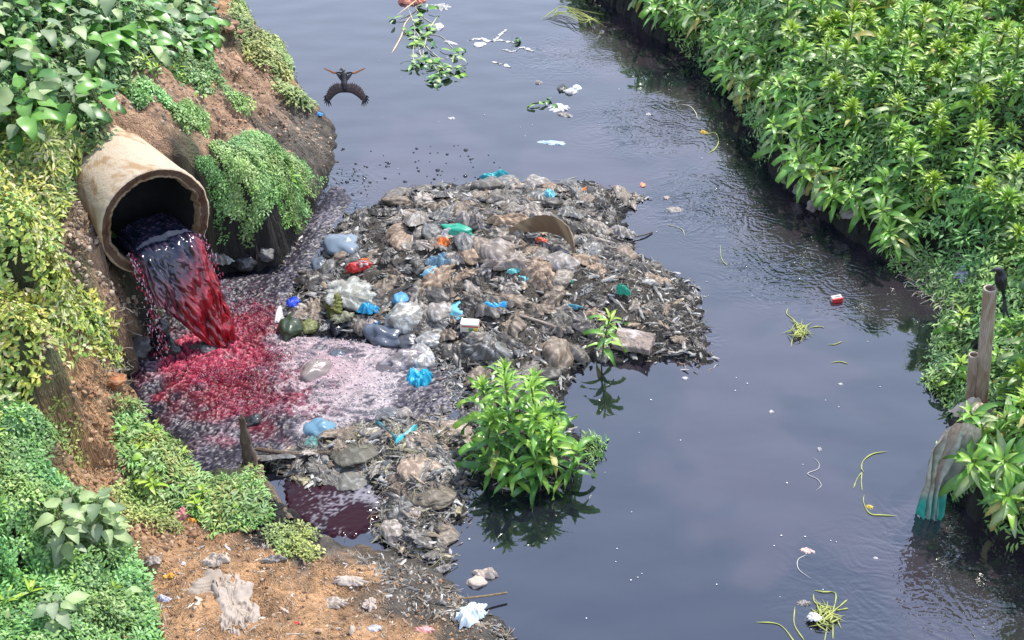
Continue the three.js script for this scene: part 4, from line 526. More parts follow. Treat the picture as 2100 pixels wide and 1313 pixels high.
B(0, 'tan rounded bag on the heap beside the upright creased one', 968, 520, 48, 34, TAN, { hgt: 0.10 });
F(2, 'big grey film in folds above the tan sheet', 965, 462, 70, 44, plastic(0.38, 0.35, 0.33), { hgt: 0.18 });
B(5, 'ribbed pale bag on the right side of the heap', 1150, 540, 62, 40, PALE, { hgt: 0.11 });
F(6, 'ribbed grey film on the upper right of the heap', 1215, 495, 90, 30, GREY[3], { turn: -0.2, hgt: 0.12 });
F(7, 'pale film bundle at the right tip of the heap', 1275, 478, 62, 28, PALE, { turn: -0.5, hgt: 0.09 });
B(4, 'round grey bag beside the pale bundle at the right tip', 1232, 480, 30, 26, GREY[0], { hgt: 0.08 });
F(0, 'teal green crumpled bag below the long folds', 1058, 555, 40, 24, clean(0.10, 0.36, 0.34), { turn: 0.5 });
F(8, 'pale blue film beside the teal green crumpled bag', 1078, 570, 34, 18, AQUA, {});
F(4, 'blue and white film on the left centre of the heap', 888, 562, 50, 26, clean(0.25, 0.50, 0.62), { turn: 0.3 });
F(5, 'dull blue bag above the blue and white film', 905, 540, 62, 24, clean(0.14, 0.24, 0.30), {});
F(1, 'small green scrap right of the heap centre', 1168, 578, 20, 14, GREEN, {});
F(2, 'teal green packet at the right of the heap', 1276, 600, 26, 34, GREEN, { turn: 1.2, hgt: 0.10, name: 'packet', cat: 'packet' });
F(3, 'dark teal strip of film near the right edge of the heap', 1262, 516, 34, 14, clean(0.01, 0.16, 0.18), { turn: 0.6 });
F(6, 'blue green flat film above the lone plant', 1180, 632, 44, 14, clean(0.06, 0.24, 0.30), {});
F(0, 'bright sky blue crumpled bag in the middle of the heap front', 1025, 626, 68, 24, clean(0.05, 0.38, 0.66), { hgt: 0.09 });
B(6, 'light aqua knotted bag left of the bright blue bag', 945, 638, 40, 30, AQUA, { hgt: 0.09 });
B(3, 'pale grey bag behind the carton', 905, 637, 50, 36, PALE, { hgt: 0.11 });
B(1, 'small blue ball of film by the left foot of the heap', 822, 614, 28, 26, clean(0.09, 0.27, 0.47), { hgt: 0.07 });
F(7, 'teal blue crumpled bag right of the mossy sack', 755, 636, 44, 26, clean(0.01, 0.24, 0.42), { hgt: 0.09 });
F(5, 'red scrap at the left foot of the heap', 845, 632, 16, 18, RED, {});
B(2, 'pointed pale grey bag standing behind the slate bag', 832, 655, 62, 44, plastic(0.46, 0.47, 0.44, 0.35), { hgt: 0.18, turn: 2.2 });
B(7, 'shiny slate blue round bag at the foam edge', 787, 688, 54, 42, SLATE, { hgt: 0.13, turn: 1.2 });
B(0, 'dark grey bag next to the slate round bag', 835, 697, 46, 30, clean(0.07, 0.072, 0.08, 0.25), { hgt: 0.09 });
B(4, 'long pale pillow shaped bag beside the dark grey bag', 888, 699, 62, 26, plastic(0.44, 0.45, 0.44, 0.35), { hgt: 0.09, turn: 0.1 });
F(0, 'small blue film above the slate bag', 776, 662, 24, 16, BLUE, {}); F(2, 'pale blue film behind the slate bag', 803, 657, 32, 18, clean(0.12, 0.38, 0.62), {});
B(5, 'small brown grey bag in the row at the foam edge', 738, 673, 26, 28, plastic(0.27, 0.24, 0.21), { hgt: 0.08 }); B(6, 'small lilac grey bag in the row at the foam edge', 760, 668, 26, 26, plastic(0.36, 0.33, 0.34), { hgt: 0.07 });
B(3, 'black wet bag at the upper foam edge', 697, 668, 34, 32, BLACK, { hgt: 0.10 });
B(1, 'dark green wet bag with moss at the left of the foam', 597, 673, 44, 40, clean(0.03, 0.045, 0.02, 0.3), { hgt: 0.13 });
B(2, 'mossy dark bag beside the dark green wet bag', 635, 670, 34, 24, MOSS, { hgt: 0.07 });
F(4, 'deep blue scrap on top of the dark green wet bag', 602, 632, 28, 30, clean(0.02, 0.06, 0.50), { hgt: 0.08, lift: 0.05 });
B(7, 'small pale bag left of the deep blue scrap', 572, 652, 20, 36, WHITE, { hgt: 0.08 });
B(4, 'crinkled blue grey bag in the rapid left of the heap', 705, 505, 62, 50, clean(0.16, 0.20, 0.24, 0.3), { hgt: 0.13, turn: 1 }); F(3, 'grey film wrapped over the blue grey bag in the rapid', 728, 488, 70, 40, plastic(0.32, 0.35, 0.36, 0.35), { hgt: 0.14, turn: 0.7 });
B(0, 'round dark blue grey bag at the left tip of the heap', 655, 543, 30, 26, clean(0.10, 0.12, 0.15, 0.3), { hgt: 0.08 });
B(5, 'grey balloon of a bag at the right of the foam', 826, 747, 52, 52, plastic(0.34, 0.31, 0.33, 0.25), { hgt: 0.14, turn: 2 }); B(6, 'pale grey clear bag behind the cyan bag', 862, 738, 52, 48, plastic(0.46, 0.47, 0.47, 0.22), { hgt: 0.14 });
F(1, 'bright cyan bag standing up at the right of the foam', 860, 782, 54, 50, CYAN, { hgt: 0.20, turn: 0.9 });
B(2, 'brown grey pointed bag floating in the foam', 646, 765, 46, 40, clean(0.22, 0.175, 0.16, 0.25), { hgt: 0.12, turn: 2.4 });
B(3, 'small dark stone like bag floating in the foam', 695, 729, 32, 18, SLATE, { hgt: 0.06 });
B(0, 'steel blue swollen bag below the foam', 655, 884, 54, 34, STEEL, { hgt: 0.12, turn: 0.5 }); B(1, 'small sea green bag under the steel blue one', 637, 917, 30, 26, clean(0.06, 0.17, 0.15, 0.3), { hgt: 0.07 });
B(4, 'clear grey bag afloat below the foam', 800, 853, 70, 24, plastic(0.2, 0.21, 0.22, 0.2), { hgt: 0.06 }); B(5, 'white film bubble beside the clear grey bag', 828, 853, 36, 22, PALE, { hgt: 0.07 });
B(3, 'round flat tan sack lying in the litter below the pool', 860, 960, 76, 40, plastic(0.47, 0.36, 0.27), { hgt: 0.08 });
B(6, 'pale brown wrinkled bag left of the river clump', 932, 888, 60, 48, plastic(0.43, 0.35, 0.29), { hgt: 0.10, turn: 1.1 });
B(7, 'greyish bag lump in the litter above the red pool', 720, 985, 70, 44, plastic(0.23, 0.235, 0.21), { hgt: 0.06 }); B(2, 'large grey green bag lump below the foam', 725, 925, 92, 48, plastic(0.14, 0.135, 0.10), { hgt: 0.055 });
B(5, 'brown mud bag right of the red pool', 880, 1018, 84, 40, plastic(0.20, 0.17, 0.12), { hgt: 0.06 }); B(1, 'pale mud bag at the corner by the still water', 900, 1100, 66, 40, plastic(0.25, 0.21, 0.165), { hgt: 0.06 }); B(0, 'grey bag lump between the red pool and the mud bag', 805, 1088, 44, 30, GREY[3], { hgt: 0.09 });
F(8, 'white strip of film above the red pool', 745, 962, 44, 12, WHITE, { turn: -0.8 }); F(3, 'small lemon coloured scrap below the foam', 706, 918, 14, 20, clean(0.65, 0.66, 0.2), {});
F(0, 'cream bag floating off the tip of the lower bank', 995, 1178, 52, 34, CREAM, { hgt: 0.10 }); B(1, 'small cream lump floating beside the cream bag', 978, 1196, 34, 16, CREAM, { hgt: 0.05 });
F(2, 'white bag with a pale blue patch at the tip of the lower bank', 962, 1264, 78, 40, clean(0.58, 0.66, 0.68, 0.4), { turn: 0.6, hgt: 0.10 });
F(4, 'pale bag hanging beside the right edge of the pipe', 450, 535, 36, 56, plastic(0.40, 0.43, 0.40), { hgt: 0.15, turn: 1.3 });
F(1, 'orange red scrap on the bank left of the fall', 208, 657, 24, 16, clean(0.75, 0.12, 0.02), { hgt: 0.04 });
F(5, 'pink and orange wrapper on the soil by the green strip', 376, 1058, 44, 28, PINK, { turn: 0.5, name: 'food_wrapper', cat: 'wrapper' }); F(6, 'yellow orange scrap beside the pink wrapper', 395, 1068, 26, 16, clean(0.75, 0.32, 0.03), {});
F(7, 'white and blue wrapper on the soil at the lower left', 338, 1232, 46, 18, clean(0.5, 0.5, 0.62), { turn: -0.3, name: 'food_wrapper', cat: 'wrapper' }); F(0, 'yellow wrapper on the soil above the white cloth', 345, 1182, 34, 18, clean(0.70, 0.38, 0.06), { name: 'food_wrapper', cat: 'wrapper' });
F(8, 'crumpled cream rag on the orange soil', 440, 1152, 56, 22, CREAM, { turn: 0.1 }); F(3, 'small white shard of film above the yellow wrapper', 376, 1156, 12, 16, WHITE, {});
F(2, 'dusty white film on the soil in the middle', 715, 1192, 72, 22, CREAM, { turn: -0.15, hgt: 0.04 }); F(5, 'square cream paper on the soil', 760, 1240, 32, 28, CREAM, { hgt: 0.04 }); F(1, 'large dusty transparent film on the orange soil', 682, 1238, 56, 30, plastic(0.5, 0.43, 0.36), { hgt: 0.04 }); F(6, 'pinkish scrap of paper at the bottom of the soil', 870, 1292, 40, 22, PINK, { hgt: 0.03 }); F(4, 'white crumpled scrap at the bottom of the soil', 765, 1290, 36, 18, WHITE, { hgt: 0.04 }); F(7, 'strip of pale paper standing at the bottom of the soil', 722, 1292, 14, 28, CREAM, { hgt: 0.03 }); F(0, 'long white twisted strip on the soil', 545, 1120, 20, 50, CREAM, { turn: 0.2, hgt: 0.05 }); F(8, 'white torn strip beside the long twisted one', 560, 1148, 50, 12, PALE, { turn: 0.1, hgt: 0.04 }); F(3, 'small red scrap on the orange soil at the bottom', 607, 1278, 16, 12, RED, {});
F(5, 'flat grey scraps on the left of the soil', 310, 1150, 44, 20, GREY[3], { hgt: 0.03 }); F(2, 'dirty white fold of film at the right end of the soil', 905, 1170, 46, 14, PALE, { turn: 0.5, hgt: 0.05 }); F(6, 'grey curled film on the soil above the square paper', 800, 1212, 50, 12, GREY[3], { turn: 0.3, hgt: 0.04 });
F(4, 'white paper on the far point of the left bank', 575, 178, 54, 18, CREAM, { turn: -0.3, hgt: 0.06 }); F(7, 'small blue scrap at the water edge of the left bank', 655, 235, 18, 12, BLUE, { hgt: 0.04 }); F(1, 'pale lilac bag snagged behind the tall bamboo post', 1995, 568, 76, 50, LILAC, { hgt: 0.22, turn: 0.2 }); F(0, 'orange brown scrap at the foot of the right bank', 1876, 572, 30, 16, clean(0.45, 0.22, 0.08), { hgt: 0.06 }); F(3, 'small red brown scrap among the tall plants at the top right', 2010, 110, 26, 16, clean(0.5, 0.28, 0.22), { lift: 0.35, hgt: 0.06 });
{ // long pale cloth trailing down the soil at the bottom left
  const cloth = sheetGeo(301, { n: 48, hgt: 0.5, dir: 1.3, aspect: 2.3, freq: 2.4, thick: 0.03 }), o = M('rag', cloth, clean(0.36, 0.30, 0.245, 0.9)); o.position.copy(ground(478, 1245)); o.scale.set(0.15, 0.13, 0.15); o.rotation.y = 0.35; tag(o, 'long pale cloth trailing down the soil at the bottom left', 'cloth');
  const o2 = M('rag', sheetGeo(302, { n: 36, hgt: 0.3, dir: 0.4, aspect: 0.8, freq: 3 }), clean(0.30, 0.245, 0.195, 0.9)); o2.position.copy(ground(430, 1205)); o2.scale.set(0.2, 0.14, 0.2); tag(o2, 'dusty creased film spread left of the long pale cloth', 'cloth');
}
{ // broken tub: a thick curved rim standing on its side in the heap
  const g = []; const N = 28; const P = [], I = []; const prof = [[0, 0], [0.018, 0.0], [0.03, 0.15], [0.012, 0.16]];
  for (let i = 0; i <= N; i++) { const a = lerp(-0.35, 1.75, i / N), r = 0.34, fade = Math.sin(Math.PI * clamp(i / N, 0.06, 0.97)); for (const [dr, hh] of prof) { const rr = r + dr; P.push(Math.sin(a) * rr, hh * (0.35 + 0.75 * fade) + 0.008 * n2(a * 6, hh * 20), -Math.cos(a) * rr * 0.85); } }
  for (let i = 0; i < N; i++) for (let k = 0; k < 4; k++) { const a = i * 4 + k, b = i * 4 + (k + 1) % 4; I.push(a, a + 4, b, b, a + 4, b + 4); } I.push(0, 1, 2, 0, 2, 3); const e = N * 4; I.push(e, e + 2, e + 1, e, e + 3, e + 2);
  const q = new THREE.BufferGeometry(); q.setAttribute('position', new THREE.Float32BufferAttribute(P, 3)); q.setIndex(I); q.computeVertexNormals(); const qq = bareUV(q); qq.setAttribute('normal', q.attributes.normal);
  const o = M('broken_tub', qq, plastic(0.33, 0.235, 0.14, 0.6)); o.position.copy(ground(1085, 520)); o.position.y -= 0.02; o.rotation.set(0.15, 0.1, 0.1); tag(o, 'curved brown rim of a broken tub sticking out of the heap', 'tub');
}
{ // mossy sack with a sharp fold
  const o = thing('sack', 'grey green mossy sack with a sharp folded edge left of the heap', 'sack', ground(712, 625));
  const face = sheetGeo(311, { n: 30, hgt: 0.10, dir: 0.3, aspect: 0.8, freq: 1.2, thick: 0.05 }), top = M('sack_top', face, plastic(0.43, 0.45, 0.40, 0.6), o); top.position.set(0.03, 0.10, 0); top.scale.set(0.23, 0.25, 0.2); top.quaternion.copy(eul(0.55, 0.2, -0.15));
  const edge = M('moss_edge', sheetGeo(312, { n: 24, hgt: 0.22, dir: 1, aspect: 0.7, freq: 2.5, thick: 0.05 }), plastic(0.20, 0.22, 0.05, 0.8), o); edge.position.set(-0.10, 0.04, 0.08); edge.scale.set(0.15, 0.2, 0.16); edge.quaternion.copy(eul(0.9, -0.5, 0.5));
  const flap = M('torn_flap', sheetGeo(313, { n: 16, hgt: 0.2, dir: 0.4, aspect: 0.6, freq: 2, thick: 0.05 }), plastic(0.30, 0.31, 0.20, 0.7), o); flap.position.set(-0.01, 0.02, 0.20); flap.scale.set(0.11, 0.15, 0.09); flap.quaternion.copy(eul(0.5, 0.4, 0));
  const p = thing('food_packet', 'open red and white food packet lying above the mossy sack', 'packet', ground(735, 560)); p.position.y += 0.05; p.rotation.set(0.25, 0.15, 0.1);
  const pk = M('packet_body', FILMS[2], RED, p); pk.scale.set(0.125, 0.09, 0.075); const wl = M('white_lining', FILMS[5], WHITE, p); wl.position.set(0.03, 0.030, 0.0); wl.scale.set(0.075, 0.045, 0.042); const yl = M('orange_end', FILMS[7], ORANGE, p); yl.position.set(0.055, 0.028, -0.04); yl.scale.set(0.05, 0.04, 0.03);
}
{ // cartons, slab, shards, stones
  const slab = new THREE.BoxGeometry(0.30, 0.055, 0.20, 24, 4, 16), sp = slab.attributes.position; for (let i = 0; i < sp.count; i++) { const x = sp.getX(i), y = sp.getY(i), z = sp.getZ(i), c = 0.006 * n3(x * 22, y * 22, z * 22) + 0.012 * n3(x * 7, y * 7, z * 7), cr = Math.hypot(Math.max(0, Math.abs(x) - 0.12), Math.max(0, Math.abs(z) - 0.07)); const k = 1 - cr * 0.9; sp.setXYZ(i, x * k + c, y * (1 - cr * 4) + c * 0.6, z * k + c); } const sg = mergeVertices(bareUV(slab), 1e-4); sg.computeVertexNormals();
  const fs = M('foam_slab', sg, new THREE.MeshStandardMaterial({ color: C(0.52, 0.45, 0.41), map: grimeTex, roughness: 0.9, bumpMap: grainTex, bumpScale: 0.03 })); fs.position.copy(ground(1298, 712)); fs.position.y += 0.055; fs.quaternion.copy(eul(0.12, -0.35, 0.06)); tag(fs, 'pale pitted foam slab at the right front of the heap', 'foam slab');
  const box = thing('carton', 'small printed drinks carton lying at the front of the heap', 'carton', ground(965, 680)); box.position.y += 0.02; box.rotation.y = -0.1;
  M('carton_body', new RoundedBoxGeometry(0.13, 0.075, 0.085, 3, 0.008), clean(0.60, 0.57, 0.48), box).position.y = 0.035; const st = M('red_stripe', new RoundedBoxGeometry(0.132, 0.016, 0.087, 2, 0.004), clean(0.5, 0.07, 0.05), box); st.position.y = 0.052; const gs = M('green_patch', new RoundedBoxGeometry(0.04, 0.03, 0.089, 2, 0.004), clean(0.12, 0.30, 0.06), box); gs.position.set(0.01, 0.026, 0); const yp = M('yellow_patch', new RoundedBoxGeometry(0.025, 0.03, 0.09, 2, 0.004), clean(0.72, 0.5, 0.05), box); yp.position.set(0.05, 0.03, 0); const fl = M('end_flap', new RoundedBoxGeometry(0.012, 0.08, 0.09, 2, 0.003), clean(0.66, 0.62, 0.55), box); fl.position.set(-0.066, 0.036, 0);
  const wc = thing('carton', 'small white carton with a red band floating on the open water', 'carton', at(1715, 617)); wc.rotation.set(0.1, 0.2, 0.05); M('carton_body', new RoundedBoxGeometry(0.085, 0.045, 0.055, 3, 0.005), WHITE, wc).position.y = 0.018; M('red_band', new RoundedBoxGeometry(0.087, 0.047, 0.016, 2, 0.003), RED, wc).position.set(0, 0.018, 0.021); M('grey_mark', new RoundedBoxGeometry(0.04, 0.003, 0.012, 1, 0.001), clean(0.15, 0.15, 0.2), wc).position.set(0.005, 0.0405, -0.002);
  const rock = (seed, sx, sy, sz, flat = 0) => { const g = new THREE.IcosahedronGeometry(1, 4), p = g.attributes.position; for (let i = 0; i < p.count; i++) { let x = p.getX(i), y = p.getY(i), z = p.getZ(i); const f = Math.round(2.2 * n3(x * 0.9 + seed, y * 0.9, z * 0.9)) / 2.2; const k = 1 + 0.26 * f + 0.10 * n3(x * 3 + seed, y * 3, z * 3) + 0.03 * n3(x * 9, y * 9, z * 9 + seed); p.setXYZ(i, x * k * sx, Math.min(y * k, flat ? 0.5 : 9) * sy, z * k * sz); } const q = mergeVertices(bareUV(g), 1e-4); q.computeVertexNormals(); return q; };
  const stone = (label, px, py, w, h, mat, seed, o = {}) => { const p = ground(px, py), k = mpp(p), m = M('stone', rock(seed, w * k / 2, h * k / 2 / 0.9, w * k / 2 * 0.8, o.flat), mat); m.position.copy(p); m.position.y += (o.lift ?? 0.0); m.rotation.y = seed; tag(m, label, 'stone', o.group); return m; };
  const pal = new THREE.MeshStandardMaterial({ color: C(0.46, 0.42, 0.42), map: grimeTex, roughness: 0.9, bumpMap: grainTex, bumpScale: 0.02 }), drk = new THREE.MeshPhysicalMaterial({ color: C(0.06, 0.065, 0.07), map: grimeTex, roughness: 0.25, bumpMap: grainTex, bumpScale: 0.01 }), gry = new THREE.MeshStandardMaterial({ color: C(0.21, 0.215, 0.22), map: grimeTex, roughness: 0.6, bumpMap: grainTex, bumpScale: 0.02 });
  [['pale angular stone, highest of the group at the foot of the right bank', 1642, 392, 28, 34], ['pale stone with a flat face in the middle of the group on the right bank', 1680, 418, 30, 44], ['pale stone low at the water in the group on the right bank', 1666, 428, 26, 24], ['pale stone at the right end of the group on the right bank', 1722, 398, 24, 30], ['pale broad stone nearest the camera in the right bank group', 1742, 440, 40, 26]].forEach(([l, x, y, w, h], i) => stone(l, x, y, w, h, pal, 3 + i * 1.7, { lift: 0.03, group: 'pale stones at the foot of the right bank' }));
  stone('broken grey concrete slab at the left edge of the pool', 290, 726, 62, 30, gry, 5, { flat: 1, lift: 0.06 }); stone('wet grey boulder under the foot of the fall', 425, 725, 70, 52, gry, 9, { lift: 0.0 }); stone('dark wet boulder at the left of the foot of the fall', 350, 728, 64, 60, drk, 12, {}); stone('dark wet stone below the pipe at left', 335, 690, 44, 60, drk, 14, {}); stone('small dark stone in the pool before the stake', 520, 868, 44, 30, drk, 16, {}); stone('terracotta shard on the soil at the left of the pool', 238, 787, 44, 22, new THREE.MeshStandardMaterial({ color: C(0.46, 0.20, 0.08), map: grimeTex, roughness: 0.85 }), 17, { flat: 1, lift: 0.03 }); stone('round dark stone in the cavity right of the pipe', 500, 540, 46, 34, drk, 19, {}); stone('grey stone in the cavity right of the pipe', 545, 520, 40, 24, gry, 21, {}); stone('small brown clod on the soil below the green strip', 395, 1096, 24, 16, new THREE.MeshStandardMaterial({ color: C(0.3, 0.17, 0.09), map: grimeTex, roughness: 0.95 }), 23, {});
  [[470, 62, 30], [490, 70, 24], [480, 52, 26], [505, 66, 20]].forEach(([x, y, w], i) => stone(['pale brick shard, lowest left of the pile on the far left bank', 'pale brick shard in the middle of the pile on the far left bank', 'pale brick shard, topmost of the pile on the far left bank', 'pale brick shard, rightmost of the pile on the far left bank'][i], x, y, w, w * 0.5, new THREE.MeshStandardMaterial({ color: C(0.45, 0.28, 0.18), map: grimeTex, roughness: 0.9 }), 30 + i * 2, { flat: 1, lift: 0.02, group: 'brick shards on the far left bank' }));
}
{ // teal V of film below the foam
  const mk = (a, b, c, w) => { const P = [], I = [], N = 16; for (let i = 0; i <= N; i++) { const t = i / N, q = new THREE.QuadraticBezierCurve3(a, b, c).getPoint(t), k = w * (0.5 + 0.5 * Math.sin(t * 3.1)) * (1 + 0.3 * Math.sin(t * 11)); P.push(q.x, q.y + 0.02 + 0.015 * Math.sin(t * 9), q.z - k, q.x, q.y + 0.045, q.z, q.x, q.y + 0.004, q.z + k * 0.7); } for (let i = 0; i < N; i++) for (let k = 0; k < 2; k++) { const q = i * 3 + k; I.push(q, q + 3, q + 1, q + 1, q + 3, q + 4); } const g = new THREE.BufferGeometry(); g.setAttribute('position', new THREE.Float32BufferAttribute(P, 3)); g.setIndex(I); g.computeVertexNormals(); const q = bareUV(g); q.setAttribute('normal', g.attributes.normal); return q; };
  const o = thing('plastic_film', 'V shaped teal film draped on the litter below the foam', 'plastic film'); const p = (x, y) => ground(x, y);
  M('left_fold', mk(p(770, 872), p(800, 890), p(815, 912), 0.025), clean(0.03, 0.34, 0.40), o); M('right_fold', mk(p(812, 912), p(835, 895), p(856, 880), 0.035), clean(0.05, 0.42, 0.48), o);
}
// ------------------------------------------------------------------ posts, cloth, stake, sticks
const bamboo = new THREE.MeshStandardMaterial({ color: C(0.50, 0.40, 0.30), map: woodTex, roughness: 0.8, bumpMap: woodTex, bumpScale: 0.006 });
function post(label, bpx, bpy, tpx, tpy, r, nodes) {
  const b = ground(bpx, bpy), d = ray(tpx, tpy), t = b.z / d.z, top = new THREE.Vector3(d.x * t, CAM_H + d.y * t, b.z), o = thing('bamboo_post', label, 'post', b), L = top.clone().sub(b), len = L.length();
  o.quaternion.setFromUnitVectors(new THREE.Vector3(0, 1, 0), L.normalize());
  const prof = []; for (let i = 0; i <= 60; i++) { const y = i / 60 * (len + 0.25) - 0.25; let k = 1; for (const q of nodes) { const dd = Math.abs(y - q * len); k += 0.09 * Math.exp(-dd * dd / 0.0001); } prof.push([r * k * (1.04 - 0.06 * i / 60), y]); }
  prof.push([r * 0.74, len], [r * 0.70, len - 0.06], [0.0005, len - 0.065]); const g = new THREE.LatheGeometry(prof.map(([a, y]) => new THREE.Vector2(a, y)), 28), uv = g.attributes.uv, p = g.attributes.position; for (let i = 0; i < uv.count; i++) { uv.setXY(i, uv.getX(i) * 1, p.getY(i) * 1.3); const e = 1 + 0.03 * n3(p.getX(i) * 30, p.getY(i) * 2, p.getZ(i) * 30); p.setX(i, p.getX(i) * e); p.setZ(i, p.getZ(i) * e); } g.computeVertexNormals();
  M('shaft', g, bamboo, o); const rim = new THREE.TorusGeometry(r * 0.86, r * 0.15, 8, 28); rim.rotateX(Math.PI / 2); M('cut_rim', rim, new THREE.MeshStandardMaterial({ color: C(0.62, 0.53, 0.42), roughness: 0.8, map: grimeTex }), o).position.y = len; return { top, o };
}
const TP = post('tall weathered bamboo post on the right bank with a dark bird on top', 2008, 862, 2031, 592, 0.043, [0.25, 0.5, 0.78]);
post('short weathered bamboo post leaning against the tall one', 1989, 870, 1997, 728, 0.034, [0.4, 0.75]);
{ // sacking hung at the foot of the posts, its hem in the water
  const rows = [[[1925, 905, 0.62], [1950, 872, 0.72], [1985, 868, 0.72], [2010, 880, 0.66]], [[1905, 930, 0.50], [1940, 895, 0.62], [1975, 900, 0.58], [2005, 915, 0.5]], [[1895, 975, 0.34], [1915, 960, 0.40], [1940, 960, 0.36], [1975, 975, 0.26]], [[1892, 1010, 0.18], [1905, 1010, 0.2], [1922, 1005, 0.2], [1945, 1000, 0.2]], [[1885, 1062, 0.0], [1900, 1066, -0.02], [1915, 1070, -0.02], [1930, 1060, 0.0]]].map((r) => r.map(([x, y, h]) => at(x, y, h)));
  const NU = 40, NV = 56, P = [], K = [], I = []; const cu = rows.map((r) => new THREE.CatmullRomCurve3(r));
  for (let j = 0; j <= NV; j++) { for (let i = 0; i <= NU; i++) { const u = i / NU, v = j / NV, c = new THREE.CatmullRomCurve3(cu.map((q) => q.getPoint(u))).getPoint(v); const fd = 0.026 * Math.sin(u * 24 + 2 * n2(v * 1.2, u * 2)) * sstep(0.05, 0.4, v) + 0.020 * ridge(u * 5, v * 0.9, 2), rag = v > 0.6 ? (v - 0.6) * 0.16 * n2(u * 14, 1) : 0; P.push(c.x + fd * 0.5, c.y + fd * 0.5 + rag, c.z + fd); const top = sstep(0.30, 0.12, v + 0.12 * n2(u * 5, v * 5)), gr = sstep(0.72, 0.85, v + 0.06 * n2(u * 6, 3)); const stripe = Math.sin(u * 16 + 0.6) > 0.1 ? 1 : 0.55; const base = [0.36, 0.37, 0.27], tan = [0.60, 0.50, 0.39], teal = [0.02, 0.30, 0.21], pale = [0.45, 0.47, 0.40]; for (let k = 0; k < 3; k++) { let x = lerp(lerp(base[k], pale[k], sstep(0.25, 0.45, u) * 0.6), tan[k], top); if (u > 0.3 && u < 0.55 && v < 0.65) x = lerp(x, [0.42, 0.22, 0.14][k], 0.45); x = lerp(x, stripe > 0.9 ? teal[k] : [0.22, 0.38, 0.30][k], gr); K.push(x * (0.85 + 0.25 * n2b(u * 12, v * 12)) * (0.75 + 0.25 * Math.abs(Math.sin(u * 90)))); } } }
  for (let j = 0; j < NV; j++) for (let i = 0; i < NU; i++) { const a = j * (NU + 1) + i; I.push(a, a + NU + 1, a + 1, a + 1, a + NU + 1, a + NU + 2); }
  const g = new THREE.BufferGeometry(); g.setAttribute('position', new THREE.Float32BufferAttribute(P, 3)); g.setAttribute('color', new THREE.Float32BufferAttribute(K, 3)); g.setIndex(I); g.computeVertexNormals();
  tag(M('hanging_cloth', g, new THREE.MeshStandardMaterial({ vertexColors: true, roughness: 0.85, side: THREE.DoubleSide })), 'muddy cloth hung at the foot of the posts, its teal hem in the water', 'cloth');
  F(4, 'tan sack heaped at the foot of the bamboo posts', 1975, 905, 92, 50, clean(0.58, 0.49, 0.40, 0.8), { hgt: 0.2, lift: 0.24, name: 'sack', cat: 'sack' });
}
const stick = (name, label, cat, pts, r, mat) => tag(M(name, tube(pts, r, 16, 6), mat), label, cat);
stick('stick', 'short pale stick standing at the top of the heap under the teal film', 'stick', [ground(1000, 418).add(new THREE.Vector3(0, -0.03, 0)), ground(1000, 418).add(new THREE.Vector3(-0.01, 0.14, 0))], 0.009, new THREE.MeshStandardMaterial({ color: C(0.62, 0.42, 0.24), roughness: 0.7 }));
stick('stick', 'long pale stick on the heap left of the lone plant', 'stick', [ground(1065, 658), ground(1110, 672), ground(1160, 690)].map((p) => p.add(new THREE.Vector3(0, 0.05, 0))), 0.012, new THREE.MeshStandardMaterial({ color: C(0.42, 0.36, 0.30), roughness: 0.8, map: woodTex }));
stick('stick', 'thin twig sticking out over the water at the tip of the lower bank', 'stick', [ground(950, 1240).add(new THREE.Vector3(0, 0.05, 0)), at(1000, 1222, 0.06), at(1040, 1216, 0.05)], 0.007, dryStem);
stick('stick', 'dark twig lying in the water at the right tip of the heap', 'stick', [at(1300, 486, 0.02), at(1320, 482, 0.02), at(1338, 476, 0.01)], 0.008, new THREE.MeshStandardMaterial({ color: C(0.05, 0.045, 0.04), roughness: 0.6 }));
{ // rotten stake and its roots at the corner of the pool
  const b = ground(515, 955), o = thing('wooden_stake', 'rotten wooden stake at the corner of the churned pool', 'stake', b), wm = new THREE.MeshStandardMaterial({ color: C(0.27, 0.20, 0.14), map: woodTex, roughness: 0.9, bumpMap: woodTex, bumpScale: 0.02 });
  const g = new THREE.CylinderGeometry(0.018, 0.055, 0.5, 16, 20), p = g.attributes.position; for (let i = 0; i < p.count; i++) { const y = p.getY(i), k = 1 + 0.3 * n3(p.getX(i) * 25, y * 6, p.getZ(i) * 25); p.setXYZ(i, p.getX(i) * k - 0.03 * (y + 0.25), y + (y > 0.23 ? 0.02 * n2(p.getX(i) * 50, p.getZ(i) * 50) : 0), p.getZ(i) * k); } g.computeVertexNormals(); M('shaft', g, wm, o).position.y = 0.16;
  const R = rng(77), rs = []; for (let i = 0; i < 9; i++) { const q = ground(515 + 55 * R(), 945 + 100 * R()).sub(b), w = (R() - 0.5) * 0.12; rs.push(bare(tube([[0.02 * R(), 0.06 * R(), 0], [q.x * 0.4 + w, q.y * 0.4 + 0.05, q.z * 0.4], [q.x * 0.8 - w * 0.5, q.y + 0.03, q.z * 0.8 + w * 0.3], [q.x, q.y - 0.02, q.z]], 0.004 + 0.008 * R(), 12, 5))); } M('roots', mergeGeometries(rs), wm, o);
  stick('branch', 'thick dead branch lying across the outflow right of the stake', 'branch', [ground(528, 935).add(new THREE.Vector3(0, 0.06, 0)), ground(600, 945).add(new THREE.Vector3(0, 0.06, 0)), ground(680, 938).add(new THREE.Vector3(0, 0.04, 0))], 0.016, wm);
  stick('branch', 'dead branch running down the dark bank edge below the stake', 'branch', [ground(522, 965).add(new THREE.Vector3(0, 0.04, 0)), ground(548, 1015).add(new THREE.Vector3(0.02, 0.05, 0)), ground(592, 1075).add(new THREE.Vector3(0.02, 0.03, 0))], 0.02, wm);
}
